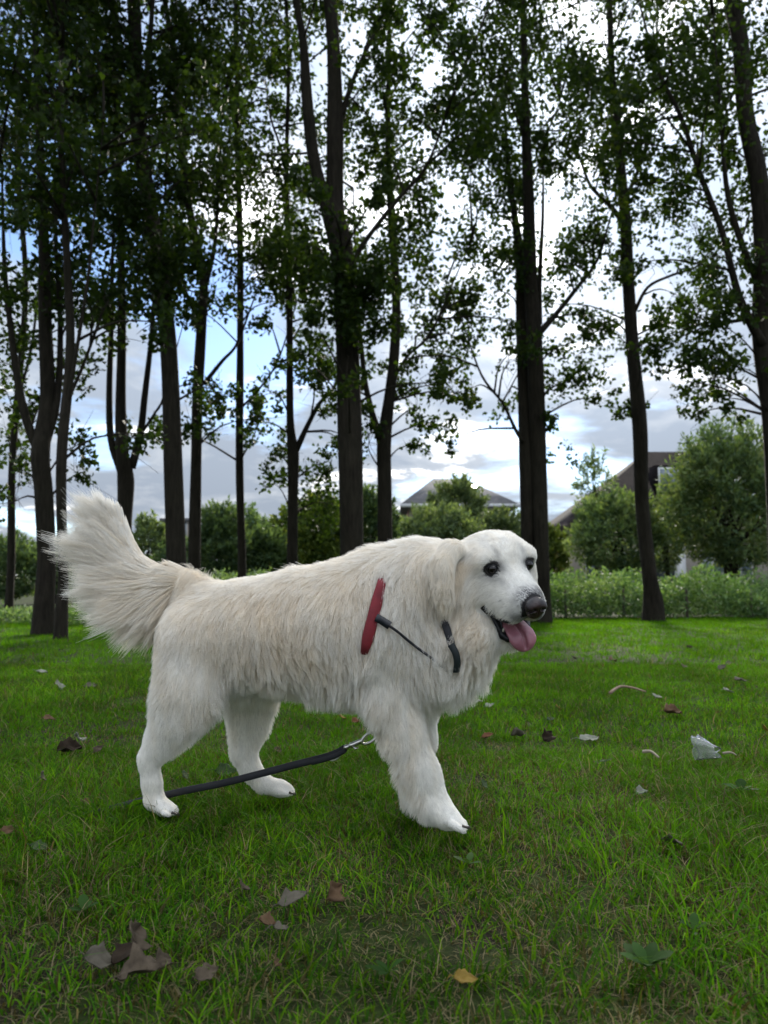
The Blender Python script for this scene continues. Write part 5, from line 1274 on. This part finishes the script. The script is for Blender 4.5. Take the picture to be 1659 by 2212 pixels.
FL = [
 (212, 2096, 66, 'grey', 'tan-grey dead leaf, leftmost of the crumpled heap at the lower left', .3, 1.0, .5), (290, 2048, 88, 'brown', 'large brown dead leaf standing up in the middle of the crumpled heap', 1.9, 1.2, .9),
 (300, 2118, 92, 'brown', 'brown crumpled leaf lying lowest in the heap at the lower left', .2, 1.4, .2), (352, 2098, 56, 'brown', 'small curled brown leaf at the right end of the crumpled heap', 1.1, 1.3, .6), (268, 2085, 60, 'dark', 'dark rotting leaf under the crumpled heap of dead leaves', .8, .8, .1),
 (447, 2122, 50, 'brown', 'rounded dark brown leaf just right of the crumpled heap', .6, .9, .4), (632, 1950, 66, 'grey', 'flat grey-tan oval leaf near the two curled brown ones', .25, .5, .25), (721, 1936, 58, 'tan', 'curled orange-tan leaf standing on edge in the lower grass', 1.4, 1.5, .9),
 (526, 1925, 36, 'brown', 'small brown leaf left of the flat grey-tan leaf', 1.5, 1, .7), (577, 2006, 40, 'tan', 'brown leaf below the flat grey-tan leaf', .1, 1.2, .4), (607, 2016, 36, 'grey', 'greyish green leaf tucked beside a brown one below the flat leaf', .4, .6, .2),
 (596, 2098, 30, 'tan', 'small pinkish tan curled leaf right of the rounded dark brown leaf', 1.3, 1.4, .9), (1006, 2124, 54, 'yellow', 'ragged yellow leaf low in the foreground grass', .1, .5, .35), (1452, 1824, 50, 'grey', 'grey withered leaf in the grass at the lower right', 2.2, 1.0, .5),
 (1272, 1584, 46, 'pale', 'pale whitish-green leaf turned underside up, right of the dog', .2, .4, .2), (1117, 1583, 34, 'grey', 'greyish curled leaf right of the forelegs beside an orange one', 2.3, 1.2, .8), (1054, 1588, 28, 'orange', 'small orange-brown leaf nearest the dog\'s foreleg', .3, .8, .3),
 (1183, 1590, 36, 'dark', 'dark shrivelled leaf between the grey curled leaf and the pale one', 1.2, 1.6, .7), (1454, 1535, 44, 'tan', 'brown-and-cream folded leaf in the middle distance on the right', .15, 1.5, .4), (1421, 1500, 30, 'pale', 'bright pale leaf behind the folded brown one on the right', .9, .5, .3),
 (1655, 1580, 34, 'yellow', 'yellow leaf cut by the right edge of the picture', 1.5, .4, .9), (1207, 1525, 20, 'yellow', 'small yellow leaf in the middle distance, right of the chest', .7, .6, .5), (1029, 1506, 34, 'pale', 'greenish white leaf on bare soil under the dog\'s chin', .2, .5, .2),
 (1048, 1440, 18, 'pale', 'white-looking leaf farthest back under the dog\'s chin', .1, .3, .1), (1043, 1461, 20, 'pale', 'thin white leaf below the farthest one under the dog\'s chin', .1, .2, .1), (1058, 1518, 22, 'pale', 'small bright leaf beside the greenish white one under the chin', .4, .4, .2),
 (488, 1664, 46, 'green', 'large dull green leaf under the leash between the hind legs', .3, .5, .5), (1046, 1700, 36, 'green', 'round grey-green leaf standing just right of the foreleg', 1.2, .4, .9), (400, 1680, 26, 'green', 'small grey-green leaf just right of the near hind leg', 1.5, .4, .9),
 (150, 1622, 52, 'dark', 'dark mottled leaf in the grass left of the hind leg', .4, 1.6, .5), (168, 1603, 30, 'pale', 'pale torn leaf on top of the dark mottled one at the left', 2.5, 1.0, .6), (212, 1628, 24, 'brown', 'small brown leaf right of the dark mottled one at the left', 1.0, 1.2, .5),
 (90, 1450, 24, 'pale', 'light leaf far back on the lawn at the left', .2, .6, .2), (125, 1489, 30, 'pale', 'cream sliver of leaf on the lawn at the left, below the farthest light one', 2.6, 1.2, .3), (196, 1483, 26, 'grey', 'grey leaf on the lawn at the left, right of the cream sliver', .5, .8, .4),
 (105, 1560, 26, 'tan', 'tan pointed leaf in the left lawn, above the dark mottled one', .4, .8, .4), (92, 1690, 30, 'grey', 'pinkish grey leaf standing in the lower left lawn', 1.4, 1.2, 1.0), (190, 1742, 24, 'tan', 'tan leaf near the tail end of the leash', .6, .8, .5),
 (600, 1620, 24, 'brown', 'brown leaf beneath the belly, above the leash', .8, 1.2, .6), (770, 1560, 24, 'orange', 'rusty leaf beneath the belly near the elbow', .4, 1, .4), (742, 1555, 22, 'yellow', 'yellowish leaf beneath the belly, left of the rusty one', .9, .6, .4),
 (1386, 1718, 30, 'pale', 'small cream curled leaf in the right-hand grass', .3, 1.5, .4), (1325, 1430, 22, 'tan', 'brown leaf far back on the right lawn', .5, 1, .3), (1490, 1395, 18, 'dark', 'dark leaf close to the lawn\'s far edge on the right', .5, 1, .3), (1240, 1425, 18, 'grey', 'grey leaf far back on the lawn below the tongue', .5, 1, .3),
 (1560, 1445, 22, 'grey', 'grey leaf in the right lawn below the largest willow', .5, 1, .3), (1480, 1440, 20, 'brown', 'brown leaf in the right lawn left of the grey one', .9, 1, .3), (1600, 1470, 30, 'grey', 'thin greyish leaf toward the right edge in the middle lawn', .1, .7, .2), (15, 1805, 34, 'tan', 'pinkish tan leaf at the left edge of the lower lawn', .6, 1.2, .6), (85, 1840, 40, 'green', 'dull olive leaf lying flat in the lower left grass', .1, .4, .2), (1575, 1490, 26, 'pale', 'pale thin leaf in the middle lawn near the right edge', .2, .5, .2), (1190, 1545, 20, 'green', 'little green leaf on the lawn straight below the tongue', .3, .5, .4)]
for (u, v, s_, c_, lb, ro, cu, ti) in FL: fallen_leaf(u, v, s_, c_, lb, ro, cu, ti)
# small twigs
def twig(pts, rad, label, mat):
    P = []
    for (u, v, h) in pts: g = ground_at(u, v); g[2] = h + lawn_h(g[0], g[1]); P.append(g)
    V, F = tube(smoothpath(P, 16), np.linspace(rad, rad * .5, len(smoothpath(P, 16))), 7); tag(mesh_obj('twig', V, F, mat), label, 'twig', 'twigs on the lawn')
    c = P[len(P) // 2]; KEEP_OUT.append((c[0], c[1], .03, c[2]))
M_twig = NT('dry_twig').set(Base_Color=(.20, .14, .09, 1), Roughness=.85).m; M_pith = NT('pale_broken_twig').set(Base_Color=(.26, .22, .16, 1), Roughness=.8).m
twig([(1318, 1508, .03), (1340, 1500, .045), (1368, 1500, .04), (1395, 1504, .03)], .008, 'brown arched twig on the middle lawn to the right of the dog', M_twig)
twig([(1390, 1652, .045), (1408, 1656, .05), (1424, 1662, .04)], .0055, 'short pale stick stub in the grass left of the plastic scrap', M_pith)
twig([(1562, 1648, .04), (1580, 1650, .045), (1592, 1652, .04)], .004, 'tiny pale stick stub in the grass right of the plastic scrap', M_pith)
# crumpled clear plastic scrap
def plastic():
    g = ground_at(1528, 1652); Y = g[1]; r = np.random.default_rng(5)
    m = NT('clear_plastic').set(Base_Color=(.93, .95, .97, 1), Roughness=.12, Transmission_Weight=.85, IOR=1.25, Specular_IOR_Level=.8)
    nu, nv = 22, 7; V = []
    for j in range(nv):
        t = j / (nv - 1)
        for i in range(nu):
            a = 2 * math.pi * i / nu; rad = .027 * (1 - .30 * t) * (1 + .20 * math.sin(3 * a + 2 * t) + .09 * math.sin(7 * a + 5 * t))
            x = (t - .5) * .062; V.append((x + .010 * math.sin(2 * a), rad * math.cos(a) * .9, rad * math.sin(a) * (.75 + .5 * (1 - t)) + .5 * (.5 - t) * .028))
    V = np.array(V); V[:, 2] -= V[:, 2].min(); a = -.45; c, s = math.cos(a), math.sin(a)
    V = np.column_stack([V[:, 0] * c - V[:, 1] * s, V[:, 0] * s + V[:, 1] * c, V[:, 2]]) + np.array((g[0], Y, .012))
    F = np.array([(j * nu + i, j * nu + (i + 1) % nu, (j + 1) * nu + (i + 1) % nu, (j + 1) * nu + i) for j in range(nv - 1) for i in range(nu)])
    T = empty('plastic_scrap', (g[0], Y, 0)); tag(T, 'crumpled clear plastic cup-like scrap lying in the right-hand grass', 'litter')
    inn = V + 0; cen = V.reshape(nv, nu, 3).mean(1).repeat(nu, 0); inn = V + (cen - V) * .03; n = len(V)
    E = np.concatenate([[(i, (i + 1) % nu, n + (i + 1) % nu, n + i) for i in range(nu)], [((nv - 1) * nu + i, (nv - 1) * nu + (i + 1) % nu, n + (nv - 1) * nu + (i + 1) % nu, n + (nv - 1) * nu + i) for i in range(nu)]])
    mesh_obj('crumpled_shell', np.concatenate([V, inn]), [F, (F + n)[:, ::-1], E], m.m, T)
    Vt, Ft = tube(V[:nu] + np.array((-.0005, 0, 0)), .0013, 6, closed=True); mesh_obj('rim', Vt, Ft, m.m, T)
    KEEP_OUT.append((g[0], Y, .045, .02))
plastic()
# broad-leaved weeds in the turf
def weed(u, v, size, n, label, seed):
    r = np.random.default_rng(seed); g = ground_at(u, v); L0 = px(size, g[1]); T = empty('broadleaf_weed', (g[0], g[1], 0)); tag(T, label, 'weed', 'broad-leaved weeds in the turf')
    for i in range(n):
        a = 6.283 * i / n + r.normal(0, .3); L = L0 * r.uniform(.5, .8); W = L * r.uniform(.35, .55); el = r.uniform(.25, .9)
        t = np.linspace(0, 1, 7); w = np.interp(t, (0, .2, .5, .8, 1), (.12, .6, 1, .7, .02)) * W * .5; x = t * L * math.cos(el); z = t * L * math.sin(el) - .5 * L * t**2 * math.sin(el) * .7
        V = []
        for k in range(7):
            for s, dz in ((-1, .12), (0, 0), (1, .12)):
                lx, ly = x[k], s * w[k]; V.append((g[0] + lx * math.cos(a) - ly * math.sin(a), g[1] + lx * math.sin(a) + ly * math.cos(a), .012 + z[k] + dz * w[k]))
        F = np.array([(k * 3 + j, k * 3 + j + 1, (k + 1) * 3 + j + 1, (k + 1) * 3 + j) for k in range(6) for j in (0, 1)])
        C = np.tile(np.array((.038, .085, .020)) * r.uniform(.8, 1.3), (21, 1))
        mesh_obj('weed_leaf', np.array(V), F, M_grass, T, cols=C)
    KEEP_OUT.append((g[0], g[1], L0 * .45, .03))
for i, a in enumerate(((838, 2120, 72, 6, 'leafy green weed at the bottom, left of the yellow leaf'), (1398, 2108, 110, 8, 'broadest low green weed near the bottom right'), (1012, 1880, 62, 4, 'upright light green weed leaf below the front paw'), (1500, 2030, 70, 6, 'dark green weed in the lower right turf'), (180, 1985, 60, 6, 'small green weed above the crumpled heap of dead leaves'), (1600, 1720, 54, 6, 'grey-green weed in the right-hand turf near the edge'), (1300, 1660, 36, 4, 'small green weed left of the short pale stick stub'))): weed(*a, 70 + i)
for q in lp[10:34:2]: KEEP_OUT.append((q[0], q[1], .02, max(q[2] - .004, .02)))
build_grass()
